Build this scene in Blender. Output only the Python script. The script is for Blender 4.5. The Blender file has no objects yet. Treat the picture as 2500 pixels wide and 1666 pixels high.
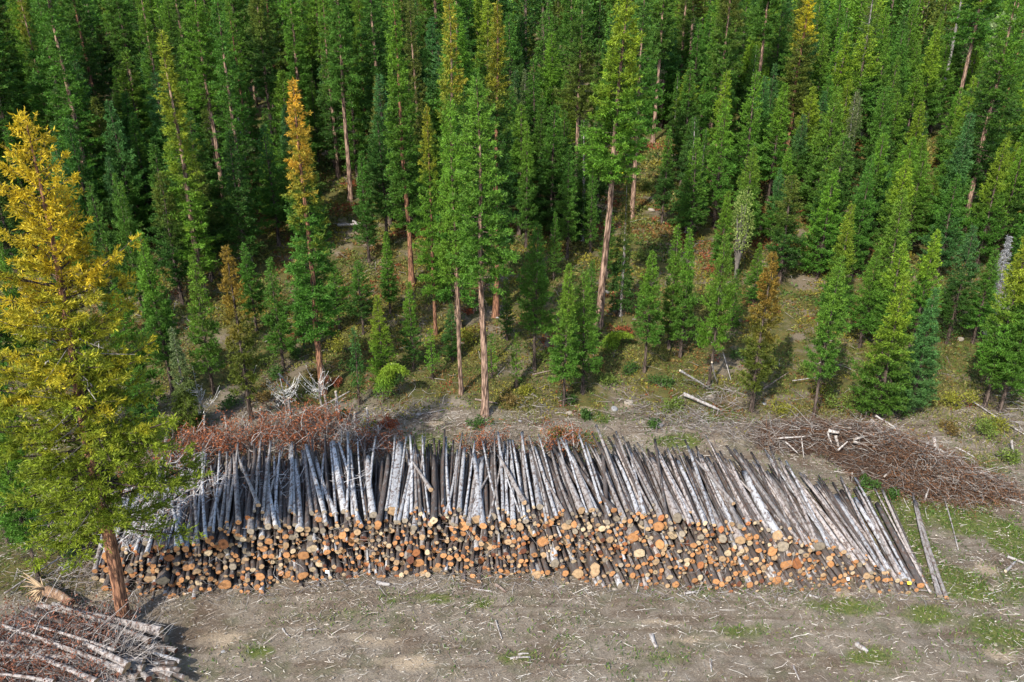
import bpy, math, random
import numpy as np
from mathutils import Vector

# ------------------------------------------------------------------ camera, sky, sun, exposure
SC = bpy.context.scene
COL = SC.collection
CAM_Z, PITCH, FPX = 22.4, math.radians(23.5), 1944.0
cd = bpy.data.cameras.new('camera'); cam = bpy.data.objects.new('camera', cd); COL.objects.link(cam)
cam.location = (0, 0, CAM_Z); cam.rotation_euler = (math.pi/2 - PITCH, 0, 0)
cd.sensor_width = 36.0; cd.lens = FPX/2500*36.0; cd.clip_start = 0.5; cd.clip_end = 2000
SC.camera = cam

SUN_EL, SUN_AZ = math.radians(42), math.radians(30)      # light travels away from the camera and to the right
w = bpy.data.worlds.new('World'); SC.world = w; w.use_nodes = True
nt = w.node_tree; nt.nodes.clear()
sky = nt.nodes.new('ShaderNodeTexSky'); sky.sky_type = 'NISHITA'; sky.sun_disc = False
sky.sun_elevation = SUN_EL; sky.sun_rotation = math.atan2(-math.sin(SUN_AZ), -math.cos(SUN_AZ))
bg = nt.nodes.new('ShaderNodeBackground'); bg.inputs['Strength'].default_value = 0.15
wo = nt.nodes.new('ShaderNodeOutputWorld')
nt.links.new(sky.outputs[0], bg.inputs[0]); nt.links.new(bg.outputs[0], wo.inputs[0])
sl = bpy.data.lights.new('sun', 'SUN'); sl.energy = 3.1; sl.angle = math.radians(0.6); sl.color = (1.0, 0.95, 0.87)
so = bpy.data.objects.new('sun', sl); COL.objects.link(so)
sd = Vector((math.sin(SUN_AZ)*math.cos(SUN_EL), math.cos(SUN_AZ)*math.cos(SUN_EL), -math.sin(SUN_EL)))
so.rotation_euler = sd.to_track_quat('-Z', 'Y').to_euler(); so.location = (-30, -40, 60)
SC.view_settings.view_transform = 'Standard'; SC.view_settings.look = 'None'
SC.view_settings.exposure = 1.2; SC.view_settings.gamma = 1.0
SC.render.engine = 'CYCLES'
SC.cycles.max_bounces = 5; SC.cycles.diffuse_bounces = 3; SC.cycles.transmission_bounces = 3; SC.cycles.glossy_bounces = 2

rng = np.random.default_rng(11)
random.seed(5)

# ------------------------------------------------------------------ numpy noise and terrain
_perm = np.random.default_rng(3).random((256, 256))
def vnoise(x, y):
    x = np.asarray(x, float); y = np.asarray(y, float)
    xi = np.floor(x).astype(int); yi = np.floor(y).astype(int); fx = x-xi; fy = y-yi
    fx = fx*fx*(3-2*fx); fy = fy*fy*(3-2*fy)
    g = lambda a, b: _perm[a & 255, b & 255]
    return (g(xi, yi)*(1-fx)+g(xi+1, yi)*fx)*(1-fy)+(g(xi, yi+1)*(1-fx)+g(xi+1, yi+1)*fx)*fy
def fbm(x, y, o=4):
    s = 0; a = .5; t = 0
    for k in range(o):
        s = s+a*vnoise(x*2**k+k*17.3, y*2**k+k*9.1); t += a; a *= .55
    return s/t
def H(x, y):
    x = np.asarray(x, float); y = np.asarray(y, float)
    q = np.clip((y-41)/3.0, -30, 60)
    z = 0.225*3.0*np.log1p(np.exp(q))
    far = np.clip((y-45)/30, 0, 1)
    z = z+(fbm(x*.09+3, y*.09)-.5)*(0.35+1.6*far)
    z = z+(fbm(x*.5, y*.5, 3)-.5)*.22
    z = z+.35*np.exp(-((y-38.5+.03*x)/1.4)**2)*np.clip(fbm(x*.25+9, y*.1)*2.2-.6, 0, 1)
    return z
def h1(x, y): return float(H(x, y))
ct, st = math.cos(PITCH), math.sin(PITCH)
def project(x, y, z):
    q = z-CAM_Z; d = y*ct-q*st
    return 1250+FPX*x/d, 833-FPX*(y*st+q*ct)/d
def ray(u, v):
    k = (833-v)/FPX; a = (u-1250)/FPX
    return a, ct+k*st, -st+k*ct
def ground(u, v):
    dx, dy, dz = ray(u, v); t = 15.0
    while t < 400:
        if CAM_Z+dz*t < h1(dx*t, dy*t): break
        t += .5
    a, b = t-.5, t
    for _ in range(14):
        m = (a+b)/2
        if CAM_Z+dz*m < h1(dx*m, dy*m): b = m
        else: a = m
    return dx*b, dy*b, h1(dx*b, dy*b)
def at_z(u, v, z):
    dx, dy, dz = ray(u, v); t = (z-CAM_Z)/dz
    return dx*t, dy*t, z
def top_z(y, v):
    k = (833-v)/FPX
    return CAM_Z+y*(k*ct-st)/(ct+k*st)
D = 2500/2353.0        # the measuring picture was 2353 wide

# ------------------------------------------------------------------ mesh building
class Geo:
    def __init__(s): s.v = []; s.q = []; s.t = []; s.c = []; s.n = 0; s.uv = []; s.mq = []; s.mt = []
    def add(s, v, q=None, t=None, c=(1, 1, 1), m=0):
        v = np.asarray(v, float).reshape(-1, 3); k = len(v)
        s.v.append(v)
        c = np.asarray(c, float)
        s.c.append(np.broadcast_to(c, (k, 3)) if c.ndim == 1 else c)
        if q is not None and len(q):
            q = np.asarray(q, int).reshape(-1, 4); s.q.append(q+s.n); s.mq.append(np.full(len(q), m))
        if t is not None and len(t):
            t = np.asarray(t, int).reshape(-1, 3); s.t.append(t+s.n); s.mt.append(np.full(len(t), m))
        s.n += k
    def mesh(s, name, mats, smooth=False):
        me = bpy.data.meshes.new(name)
        v = np.concatenate(s.v); q = np.concatenate(s.q) if s.q else np.zeros((0, 4), int); t = np.concatenate(s.t) if s.t else np.zeros((0, 3), int)
        me.vertices.add(len(v)); me.vertices.foreach_set('co', v.ravel())
        me.loops.add(q.size+t.size); me.loops.foreach_set('vertex_index', np.concatenate([q.ravel(), t.ravel()]).astype(np.int32))
        me.polygons.add(len(q)+len(t))
        ls = np.concatenate([np.arange(len(q))*4, q.size+np.arange(len(t))*3]).astype(np.int32)
        me.polygons.foreach_set('loop_start', ls)
        if not isinstance(mats, (list, tuple)): mats = [mats]
        for m in mats: me.materials.append(m)
        mi = np.concatenate(s.mq+s.mt) if (s.mq or s.mt) else np.zeros(0)
        me.polygons.foreach_set('material_index', mi.astype(np.int32))
        me.polygons.foreach_set('use_smooth', np.full(len(q)+len(t), smooth))
        a = me.attributes.new('tint', 'FLOAT_COLOR', 'POINT')
        c = np.concatenate(s.c); a.data.foreach_set('color', np.concatenate([c, np.ones((len(c), 1))], 1).ravel())
        me.update(calc_edges=True); me.validate()
        return me
def link(name, me, parent=None):
    o = bpy.data.objects.new(name, me); COL.objects.link(o)
    if parent is not None: o.parent = parent
    return o
def nrm(a): return a/np.maximum(np.linalg.norm(a, axis=-1, keepdims=True), 1e-9)

def tubes(P, R, sides=3):
    """P (N,K,3) polylines, R (N,K) radii -> verts, quads"""
    P = np.asarray(P, float); R = np.asarray(R, float); N, K, _ = P.shape
    T = nrm(np.gradient(P, axis=1))
    ref = np.where(np.abs(T[..., 2:3]) > .9, np.array([1., 0, 0]), np.array([0., 0, 1]))
    A = nrm(np.cross(T, ref)); B = np.cross(T, A)
    an = np.arange(sides)*2*math.pi/sides
    V = P[:, :, None, :]+R[:, :, None, None]*(np.cos(an)[None, None, :, None]*A[:, :, None, :]+np.sin(an)[None, None, :, None]*B[:, :, None, :])
    idx = np.arange(N*K*sides).reshape(N, K, sides)
    a = idx[:, :-1, :]; b = np.roll(a, -1, 2); d = idx[:, 1:, :]; c = np.roll(d, -1, 2)
    return V.reshape(-1, 3), np.stack([a, b, c, d], -1).reshape(-1, 4)
def blades(p0, dr, L, W, r):
    """diamond leaves from p0 along dr"""
    n = len(p0); sv = nrm(np.cross(dr, r.normal(size=(n, 3))))
    m = p0+dr*(L*.45)[:, None]
    V = np.stack([p0, m+sv*(W*.5)[:, None], p0+dr*L[:, None], m-sv*(W*.5)[:, None]], 1).reshape(-1, 3)
    return V, np.arange(4*n).reshape(n, 4)

# ------------------------------------------------------------------ materials
def mat(name, rough=.85, spec=.2):
    m = bpy.data.materials.new(name); m.use_nodes = True
    b = m.node_tree.nodes['Principled BSDF']; b.inputs['Roughness'].default_value = rough; b.inputs['Specular IOR Level'].default_value = spec
    return m, m.node_tree, b
def N(t, typ, **kw):
    n = t.nodes.new(typ)
    for k, v in kw.items(): setattr(n, k, v)
    return n
def mix(t, a, b, f, mode='MIX'):
    n = t.nodes.new('ShaderNodeMix'); n.data_type = 'RGBA'; n.blend_type = mode
    for s, x in ((n.inputs[0], f), (n.inputs[6], a), (n.inputs[7], b)):
        if hasattr(x, 'is_linked'): t.links.new(x, s)
        else: s.default_value = (*x, 1) if isinstance(x, (tuple, list)) else x
    return n.outputs[2]
def ramp(t, src, stops):
    n = t.nodes.new('ShaderNodeValToRGB'); e = n.color_ramp.elements
    while len(e) < len(stops): e.new(.5)
    for el, (p, c) in zip(e, stops):
        el.position = p; el.color = (*c, 1) if isinstance(c, tuple) else (c, c, c, 1)
    t.links.new(src, n.inputs[0]); return n.outputs[0]
def noise(t, vec, scale, detail=3, rough=.6):
    n = t.nodes.new('ShaderNodeTexNoise'); n.inputs['Scale'].default_value = scale; n.inputs['Detail'].default_value = detail; n.inputs['Roughness'].default_value = rough
    if vec is not None: t.links.new(vec, n.inputs['Vector'])
    return n.outputs[0]
def mapping(t, vec, sc):
    n = t.nodes.new('ShaderNodeMapping'); n.inputs['Scale'].default_value = sc; t.links.new(vec, n.inputs['Vector']); return n.outputs[0]
def bump(t, b, h, s, d=.05):
    n = t.nodes.new('ShaderNodeBump'); n.inputs['Strength'].default_value = s; n.inputs['Distance'].default_value = d
    t.links.new(h, n.inputs['Height']); t.links.new(n.outputs[0], b.inputs['Normal'])

def leafy(t, b, colour, trans=.3):
    tr = t.nodes.new('ShaderNodeBsdfTranslucent'); mx = t.nodes.new('ShaderNodeMixShader'); mx.inputs[0].default_value = trans
    t.links.new(colour, b.inputs['Base Color']); t.links.new(colour, tr.inputs[0])
    t.links.new(b.outputs[0], mx.inputs[1]); t.links.new(tr.outputs[0], mx.inputs[2])
    t.links.new(mx.outputs[0], t.nodes['Material Output'].inputs[0])
def needle_material():
    m, t, b = mat('conifer_needles', .6, .25)
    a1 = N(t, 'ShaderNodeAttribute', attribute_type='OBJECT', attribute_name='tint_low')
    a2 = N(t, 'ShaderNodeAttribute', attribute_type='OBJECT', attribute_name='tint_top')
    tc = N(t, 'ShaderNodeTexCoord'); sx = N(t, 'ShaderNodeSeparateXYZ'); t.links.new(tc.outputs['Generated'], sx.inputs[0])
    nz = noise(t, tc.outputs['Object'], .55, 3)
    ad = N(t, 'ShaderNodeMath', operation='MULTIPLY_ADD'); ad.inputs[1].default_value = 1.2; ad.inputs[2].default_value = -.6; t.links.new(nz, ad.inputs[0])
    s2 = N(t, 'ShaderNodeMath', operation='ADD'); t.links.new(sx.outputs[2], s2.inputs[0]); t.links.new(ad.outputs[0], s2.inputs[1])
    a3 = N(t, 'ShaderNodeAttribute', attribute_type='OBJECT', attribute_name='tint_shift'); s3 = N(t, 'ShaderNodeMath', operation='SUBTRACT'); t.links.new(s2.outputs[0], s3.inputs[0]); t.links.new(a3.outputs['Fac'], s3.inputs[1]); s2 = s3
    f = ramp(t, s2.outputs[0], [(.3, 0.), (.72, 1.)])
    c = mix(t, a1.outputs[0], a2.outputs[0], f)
    n2 = noise(t, tc.outputs['Object'], 2.2, 2)
    v = ramp(t, n2, [(.3, .62), (.7, 1.35)])
    c = mix(t, c, v, 1.0, 'MULTIPLY')
    g = N(t, 'ShaderNodeNewGeometry'); r2 = ramp(t, g.outputs['Random Per Island'], [(0, .6), (1, 1.4)])
    c = mix(t, c, r2, 1.0, 'MULTIPLY')
    dry = ramp(t, g.outputs['Random Per Island'], [(.97, 0.), (.98, .5)])
    c = mix(t, c, (.16, .12, .03), dry)
    leafy(t, b, c, .38); return m
def tint_material(name, rough=.85, spec=.2, trans=0., nscale=6., lo=.7, hi=1.25):
    m, t, b = mat(name, rough, spec)
    a = N(t, 'ShaderNodeAttribute', attribute_name='tint'); tc = N(t, 'ShaderNodeTexCoord')
    v = ramp(t, noise(t, tc.outputs['Object'], nscale, 3), [(.3, lo), (.7, hi)])
    c = mix(t, a.outputs[0], v, 1.0, 'MULTIPLY')
    if trans: leafy(t, b, c, trans)
    else: t.links.new(c, b.inputs['Base Color'])
    return m
def bark_material(name, plate, furrow, sc=1.0, blotch=None):
    m, t, b = mat(name, .95, .1)
    tc = N(t, 'ShaderNodeTexCoord'); vec = mapping(t, tc.outputs['Object'], (9*sc, 9*sc, 1.6*sc))
    vo = N(t, 'ShaderNodeTexVoronoi'); vo.inputs['Scale'].default_value = 1.; t.links.new(vec, vo.inputs['Vector'])
    nz = noise(t, vec, 1.5, 4)
    f = ramp(t, vo.outputs['Distance'], [(.35, 1.), (.75, 0.)])
    c = mix(t, furrow, plate, f)
    c = mix(t, c, ramp(t, nz, [(.3, .6), (.7, 1.35)]), 1.0, 'MULTIPLY')
    if blotch: c = mix(t, c, blotch, ramp(t, noise(t, tc.outputs['Object'], .5, 3), [(.5, 0.), (.62, .8)]))
    t.links.new(c, b.inputs['Base Color']); bump(t, b, f, .9, .04); return m
def logbark_material():
    m, t, b = mat('weathered_log_bark', .9, .15)
    a = N(t, 'ShaderNodeAttribute', attribute_name='tint'); tc = N(t, 'ShaderNodeTexCoord')
    n1 = noise(t, mapping(t, tc.outputs['Object'], (1.6, .8, 1.6)), 5, 5, .7); n2 = noise(t, mapping(t, tc.outputs['Object'], (14, 3, 14)), 1.2, 3)
    n3 = noise(t, mapping(t, tc.outputs['Object'], (9, 2.2, 9)), .9, 4)
    c = mix(t, a.outputs[0], ramp(t, n2, [(.3, .65), (.7, 1.3)]), 1.0, 'MULTIPLY')
    c = mix(t, c, (.10, .062, .045), ramp(t, n1, [(.50, 0.), (.58, .85)]))
    c = mix(t, c, (.50, .49, .47), ramp(t, n3, [(.58, 0.), (.72, .5)]))
    t.links.new(c, b.inputs['Base Color']); bump(t, b, n1, .6, .02); return m
def cut_material():
    m, t, b = mat('sawn_wood_end', .8, .2)
    a = N(t, 'ShaderNodeAttribute', attribute_name='tint'); tc = N(t, 'ShaderNodeTexCoord')
    n1 = noise(t, tc.outputs['Object'], 12, 3)
    c = mix(t, a.outputs[0], ramp(t, n1, [(.3, .72), (.7, 1.2)]), 1.0, 'MULTIPLY')
    t.links.new(c, b.inputs['Base Color']); return m
def ground_material():
    m, t, b = mat('forest_ground', .95, .1)
    a = N(t, 'ShaderNodeAttribute', attribute_name='tint'); sp = N(t, 'ShaderNodeSeparateColor'); t.links.new(a.outputs[0], sp.inputs[0])
    tc = N(t, 'ShaderNodeTexCoord'); P = tc.outputs['Object']
    n_a = noise(t, P, .35, 5, .65); n_b = noise(t, P, 1.3, 5, .7); n_c = noise(t, P, 7, 4, .7); n_d = noise(t, mapping(t, P, (1, 3, 1)), 16, 3, .7)
    soil = mix(t, (.165, .132, .096), (.275, .228, .172), ramp(t, n_b, [(.35, 0.), (.65, 1.)]))
    soil = mix(t, soil, (.10, .063, .04), ramp(t, n_a, [(.5, 0.), (.66, .7)]))
    n_t = noise(t, mapping(t, P, (.12, 1.5, 1)), 1.6, 3, .55); soil = mix(t, soil, (.12, .085, .055), ramp(t, n_t, [(.5, 0.), (.64, .65)])); soil = mix(t, soil, (.115, .115, .06), ramp(t, noise(t, P, .8, 4, .7), [(.5, 0.), (.66, .6)]))
    soil = mix(t, soil, (.38, .315, .235), ramp(t, n_c, [(.58, 0.), (.7, .6)]))
    gr = mix(t, (.065, .09, .022), (.15, .16, .045), ramp(t, n_c, [(.35, 0.), (.65, 1.)]))
    fl = mix(t, (.055, .062, .02), (.13, .115, .035), ramp(t, n_b, [(.35, 0.), (.65, 1.)]))
    fl = mix(t, fl, (.16, .075, .03), ramp(t, n_c, [(.55, 0.), (.66, .8)]))
    fl = mix(t, fl, (.20, .155, .115), ramp(t, n_a, [(.52, 0.), (.62, .75)]))
    def edge(ch, w):
        s = N(t, 'ShaderNodeMath', operation='MULTIPLY_ADD'); s.inputs[1].default_value = w; t.links.new(n_b, s.inputs[0]); t.links.new(ch, s.inputs[2])
        return ramp(t, s.outputs[0], [(.38+w*.5, 0.), (.60+w*.5, 1.)])
    c = mix(t, soil, fl, edge(sp.outputs[0], .5))
    c = mix(t, c, gr, edge(sp.outputs[1], .7))
    c = mix(t, c, (.36, .28, .19), edge(sp.outputs[2], .6))
    c = mix(t, c, ramp(t, n_d, [(.3, .6), (.7, 1.4)]), 1.0, 'MULTIPLY')
    t.links.new(c, b.inputs['Base Color'])
    hs = N(t, 'ShaderNodeMath', operation='ADD'); t.links.new(n_c, hs.inputs[0]); t.links.new(n_d, hs.inputs[1]); bump(t, b, hs.outputs[0], .8, .08)
    return m
M_NEEDLE = needle_material()
M_LEAF = tint_material('leaf', .6, .25, .3, 3., .7, 1.3)
M_TWIG = tint_material('dead_wood', .85, .15, 0, 5., .65, 1.3)
M_LARCHBARK = bark_material('larch_bark', (.33, .215, .15), (.075, .045, .032))
M_REDBARK = bark_material('red_larch_bark', (.30, .15, .085), (.09, .045, .03), 1.2)
M_DARKBARK = bark_material('dark_bark', (.13, .095, .075), (.035, .026, .02), 1.4)
M_GREYBARK = bark_material('grey_bark', (.30, .27, .245), (.10, .085, .07), 1.4)
M_LOG = logbark_material(); M_CUT = cut_material(); M_GROUND = ground_material()
M_ROCK = tint_material('rock', .9, .2, 0, 4., .75, 1.2)
M_PAPER = tint_material('paper', .7, .2, 0, 10., .95, 1.05)

# ------------------------------------------------------------------ registry for labels
THINGS = []          # (object, noun, look, pixel, landmark phrase or None, scope)
def thing(o, category, look, P, group=None, mark=None, label=None, pool=None):
    o['category'] = category
    if group: o['group'] = group
    u, v = project(*P)
    THINGS.append(dict(o=o, look=look, u=u, v=v, mark=mark, label=label, pool=pool or category))
    return o
def stuff(o, label, category=None):
    o['kind'] = 'stuff'; o['label'] = label; o['category'] = category or o.name.replace('_', ' '); return o

# ------------------------------------------------------------------ the ground
def axis(lo, a, b, hi, step):
    s = list(np.arange(a, b, step)); x, d = b, step
    up = []
    while x < hi: up.append(x); d = min(d*1.18, 12); x += d
    up.append(hi); dn = []; x, d = a, step
    while x > lo: d = min(d*1.18, 12); x -= d; dn.append(max(x, lo))
    return np.array(sorted(set(dn))+s+up)
GX = axis(-320, -26, 28, 320, .3); GY = axis(-60, 18, 60, 420, .3)
X, Y = np.meshgrid(GX, GY)
fine = np.clip(1-np.maximum(np.abs(X)-28, 0)/10, 0, 1)*np.clip((66-Y)/8, 0, 1)
Z = H(X, Y)+fine*(fbm(X*2.1, Y*2.1, 3)-.5)*.13
forest = np.clip((Y-38.6+.045*X+(fbm(X*.3, Y*.3)-.5)*7)/5, 0, 1)
forest = np.maximum(forest, np.clip((-14.5-X-(Y-27)*.1)/3, 0, 1)*np.clip((Y-24)/3, 0, 1))
GRASS = [(2200, 1220, 2.6, 2.2), (2330, 1240, 2.0, 2.6), (2230, 1330, 1.2, 1.6), (2380, 1150, 1.8, 1.2), (2340, 1420, 1.6, 1.4), (2450, 1560, 2.2, 1.2), (2260, 1500, 1.5, .8),
         (1700, 1450, 2.0, .7), (2050, 1480, 2.5, .8), (1900, 1440, 1.6, .6), (870, 1500, 1.7, .7), (960, 1470, .9, .6), (1180, 1475, 1., .5), (1400, 1560, 1., .5), (1290, 1605, 1.2, .5),
         (1600, 1610, 1.6, .6), (1530, 1640, 1., .5), (2100, 1600, 2., .6), (1850, 1540, 2.4, .7), (1050, 1085, 1.6, 1.2), (1400, 1085, 1.6, 1.), (1650, 1080, 1.5, .8), (620, 1590, 1., .5),
         (1460, 1020, 1.3, .8), (2100, 1120, 2., 1.1), (2450, 1300, 1.4, 2.2), (2480, 1430, 1.6, 1.5), (90, 1270, 2.5, 3.), (200, 1230, 2.5, 3.), (1740, 1020, 1.5, .8), (2150, 1110, 1., .7), (1050, 1460, 1.4, .5)]
PALE = [(1230, 1080, 1.6, .5), (1140, 1050, 1.5, .6), (1320, 1060, 1.2, .5), (1540, 990, 1.2, .6), (1430, 1000, 1., .5), (1760, 1080, .9, .4), (2060, 1450, 1.6, .4), (240, 1450, 1.3, .7), (900, 1560, 1.6, .6),
        (2420, 1600, 1.4, .8), (1620, 1520, 1.4, .3), (1000, 1620, 2., .5), (560, 1560, 1.5, .7), (1700, 1560, 1.8, .4), (2400, 1390, 1., .8), (1060, 1035, 1., .4)]
def blobs(lst, amp):
    g = np.zeros_like(X)
    for u, v, a, b in lst:
        x, y, _ = ground(u, v)
        g = np.maximum(g, (amp*.62 if v > 1425 and amp > .8 else amp)*np.exp(-((X-x)/a)**2-((Y-y)/b)**2))
    return g
grassm = blobs(GRASS, .95)+(fbm(X*.45+5, Y*.45)-.5)*.8
palem = blobs(PALE, .62)+(fbm(X*.8+15, Y*.8)-.5)*.5
tint = np.stack([forest, np.clip(grassm, 0, 1), np.clip(palem, 0, 1)], -1)
g = Geo(); ny, nx = X.shape; idx = np.arange(ny*nx).reshape(ny, nx)
g.add(np.stack([X, Y, Z], -1).reshape(-1, 3), np.stack([idx[:-1, :-1], idx[:-1, 1:], idx[1:, 1:], idx[1:, :-1]], -1).reshape(-1, 4), c=tint.reshape(-1, 3))
gr = link('ground', g.mesh('ground', M_GROUND, True)); gr['kind'] = 'structure'; gr['label'] = 'bare clearing floor rising into a forested hillside'
def forest_at(x, y):
    return np.clip((y-38.6+.045*x+(fbm(x*.3, y*.3)-.5)*7)/5, 0, 1)

# ------------------------------------------------------------------ trees: shapes
def crown_geo(seed, h, zb, prof, nb, el, curl, tw, bl, bw, dens, sway=.12, ragged=.35, up=.15, clump=0.):
    """needles as small diamond sprays along twigs along curved branches; returns (crown Geo, list of branch polylines)"""
    r = np.random.default_rng(seed); g = Geo(); k = 6
    t = (np.arange(nb)+r.uniform(0, 1, nb))/nb; t = t**.92
    z = zb+(h-zb)*t
    az = np.arange(nb)*2.39996+r.normal(0, .5, nb)
    L = np.array([prof(a) for a in t])*r.uniform(1-ragged, 1.12, nb)
    lob = 1+.22*np.sin(az*2+seed)+.15*np.sin(az*3+z*.9+seed); L = np.maximum(L*lob, .07)
    e = np.array([el(a) for a in t])+r.normal(0, .13, nb)
    s = np.linspace(0, 1, k)
    hd = np.stack([np.cos(az), np.sin(az), 0*az], 1); sd_ = np.stack([-np.sin(az), np.cos(az), 0*az], 1)
    P = np.zeros((nb, k, 3)); P[..., 2] = z[:, None]
    P += hd[:, None, :]*(L[:, None]*s)[..., None]
    P[..., 2] += L[:, None]*(np.tan(e)[:, None]*s+curl*s**2)
    P += sd_[:, None, :]*(r.normal(0, sway, nb)[:, None]*L[:, None]*s**2)[..., None]
    # twigs
    nt_ = np.maximum(3, (L*tw)).astype(int)
    bi = np.repeat(np.arange(nb), nt_); n = len(bi)
    u = r.uniform(.12, 1., n)**.75
    if clump: u = np.clip(u+clump*.08*np.sin(u*20+bi), 0.1, 1)
    f = u*(k-1); i0 = np.minimum(f.astype(int), k-2); fr = (f-i0)[:, None]
    p = P[bi, i0]*(1-fr)+P[bi, i0+1]*fr
    ang = r.uniform(.35, 1.25, n)*r.choice([-1, 1], n)
    d = hd[bi]*np.cos(ang)[:, None]+sd_[bi]*np.sin(ang)[:, None]; d[:, 2] += r.normal(up, .3, n)
    d = nrm(d); tl = L[bi]*.36*(1.05-.7*u)*r.uniform(.5, 1.1, n)+.12
    m = np.maximum(2, tl*dens).astype(int)
    ti = np.repeat(np.arange(n), m); q = len(ti); uu = r.uniform(0, 1, q)
    p0 = p[ti]+d[ti]*(uu*tl[ti])[:, None]
    dr = nrm(d[ti]*.75+r.normal(0, .6, (q, 3))+np.array([0, 0, up]))
    V, Q = blades(p0, dr, bl*r.uniform(.6, 1.25, q), bw*r.uniform(.7, 1.3, q), r)
    g.add(V, Q)
    # leader
    q = max(24, nb//4)
    p0 = np.stack([r.normal(0, .03, q), r.normal(0, .03, q), h-r.uniform(-.01, .10, q)*h], 1)
    dr = nrm(r.normal(0, .5, (q, 3))+np.array([0, 0, .8])); V, Q = blades(p0, dr, bl*r.uniform(.7, 1.3, q), bw*np.ones(q), r); g.add(V, Q)
    return g, P, L
def trunk_geo(seed, h, r0, P=None, L=None, sides=10, flare=.5, lean=0., keep=1.0, wr=.022):
    r = np.random.default_rng(seed+99); g = Geo(); k = 16
    s = np.concatenate([[-.02, 0, .015, .04], np.linspace(.08, 1, k-4)]); z = s*h
    rad = r0*(1-s.clip(0))**.8*(1+flare*np.exp(-s.clip(0)*h/.55))+.012
    sw = r.uniform(0, 6.28); pl = np.stack([.05*np.sin(z*.5+sw)*np.minimum(s.clip(0)*4, 1)+0*z, .05*np.cos(z*.43+sw)*np.minimum(s.clip(0)*4, 1), z], 1)
    v, q = tubes(pl[None], rad[None], sides)
    ring = v.reshape(k, sides, 3); a = np.arange(sides)*6.283/sides
    bump_ = 1+.06*r.normal(size=(k, sides))+.25*np.exp(-s.clip(0)*h/.3)[:, None]*np.sin(a*3+sw)[None]
    ring = pl[:, None]+(ring-pl[:, None])*bump_[..., None]
    g.add(ring.reshape(-1, 3), q)
    if P is not None:
        sel = r.random(len(P)) < keep
        if sel.any():
            R = np.maximum(L[sel], .2)[:, None]*wr*np.linspace(1, .25, P.shape[1])[None]
            v, q = tubes(P[sel], R, 3); g.add(v, q, m=1)
    return g
def dead_geo(seed, z0, z1, n, ln, col=(.045, .034, .026), droop=.35, th=.014, taper=0.):
    r = np.random.default_rng(seed+7); g = Geo(); k = 4
    az = r.uniform(0, 6.283, n); z = r.uniform(z0, z1, n); L = ln*r.uniform(.4, 1.2, n)*(1-taper*(z-z0)/(z1-z0)); s = np.linspace(0, 1, k)
    P = np.zeros((n, k, 3)); P[..., 0] = np.cos(az)[:, None]*L[:, None]*s; P[..., 1] = np.sin(az)[:, None]*L[:, None]*s
    P[..., 2] = z[:, None]+L[:, None]*(r.normal(.05, .2, n)[:, None]*s-droop*s**2)
    v, q = tubes(P, th*np.linspace(1, .4, k)[None]*np.ones((n, 1)), 3); c = np.array(col)*r.uniform(.6, 1.5, (n, 1))
    g.add(v, q, c=np.repeat(c, k*3, 0))
    b = n*5; i = r.integers(0, n, b); u = r.uniform(.3, 1, b)
    p0 = np.stack([np.cos(az[i])*L[i]*u, np.sin(az[i])*L[i]*u, z[i]-L[i]*droop*u*u], 1)
    V, Q = blades(p0, nrm(r.normal(0, .6, (b, 3))+np.array([0, 0, -.6])), .16*r.uniform(.5, 1.3, b), .035*np.ones(b), r)
    g.add(V, Q, c=np.repeat(np.array(col)*r.uniform(.7, 1.6, (b, 1)), 4, 0)); return g

# prototypes: dict of meshes at a nominal height
def proto(name, seed, h, zb, prof, nb, el, curl, tw, bl, bw, dens, r0, bark, dead=None, wood=None, **kw):
    tk = {k: kw.pop(k) for k in ('flare', 'keep', 'wr') if k in kw}
    cg, P, L = crown_geo(seed, h, zb, prof, nb, el, curl, tw, bl, bw, dens, **kw)
    d = dict(h=h, V=np.concatenate(cg.v).reshape(-1, 4, 3), crown=cg.mesh(name+'_crown', M_NEEDLE), trunk=trunk_geo(seed, h, r0, P, L, **tk).mesh(name+'_trunk', [bark, wood or M_DARKBARK], True), dead=None)
    if dead: d['dead'] = dead_geo(seed, *dead).mesh(name+'_dead', M_TWIG)
    return d
def larch_prof(R, low=.75):
    return lambda t: R*(low+(1-low)*min(1, t/.25))*(1-t)**.75+.12
def cone_prof(R, p=.85, low=.65): return lambda t: R*(low+(1-low)*min(1, t/.16))*(1-t)**p+.045
MATURE = []
for i, (R, zb, nb) in enumerate([(1.85, 8.6, 170), (1.75, 4.2, 215), (1.95, 6.2, 190), (1.6, 2.2, 220), (1.95, 9.6, 160)]):
    MATURE.append(proto('larch', 20+i, 20., zb, larch_prof(R), nb, lambda t: -.28+.75*t, .22, 15, .20, .052, 46, .20, M_LARCHBARK if i != 1 else M_REDBARK,
                        dead=(max(1.2, zb-2.5), zb+1.5, 26, .9, (.05, .04, .032), .15, .02), ragged=.45, up=.12, clump=1., keep=.9))
SPARSE = [proto('sparse_larch', 40+i, 20., 9.5, larch_prof(1.3, .6), 60, lambda t: -.15+.5*t, .15, 12, .23, .065, 26, .22, M_GREYBARK,
                dead=(8.5, 19.5, 40, 1.3, (.16, .14, .12), -.1, .022), ragged=.6, keep=1.) for i in range(2)]
YOUNG = []
for i, (R, zb, nb, p) in enumerate([(1.4, .9, 160, 1.0), (1.2, 1.6, 150, .95), (.95, 1.4, 150, .9), (1.1, 2.2, 130, .9), (1.55, .7, 170, 1.05), (.85, 1.0, 140, .85), (1.05, .6, 150, 1.0)]):
    YOUNG.append(proto('young_larch', 60+i, 8., zb, cone_prof(R, p), nb, lambda t: -.18+.9*t, .3, 19, .145, .038, 52, .085, M_DARKBARK,
                       dead=(.4, zb+2.2, 70, .5), ragged=.24, up=.22, keep=.5))
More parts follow.
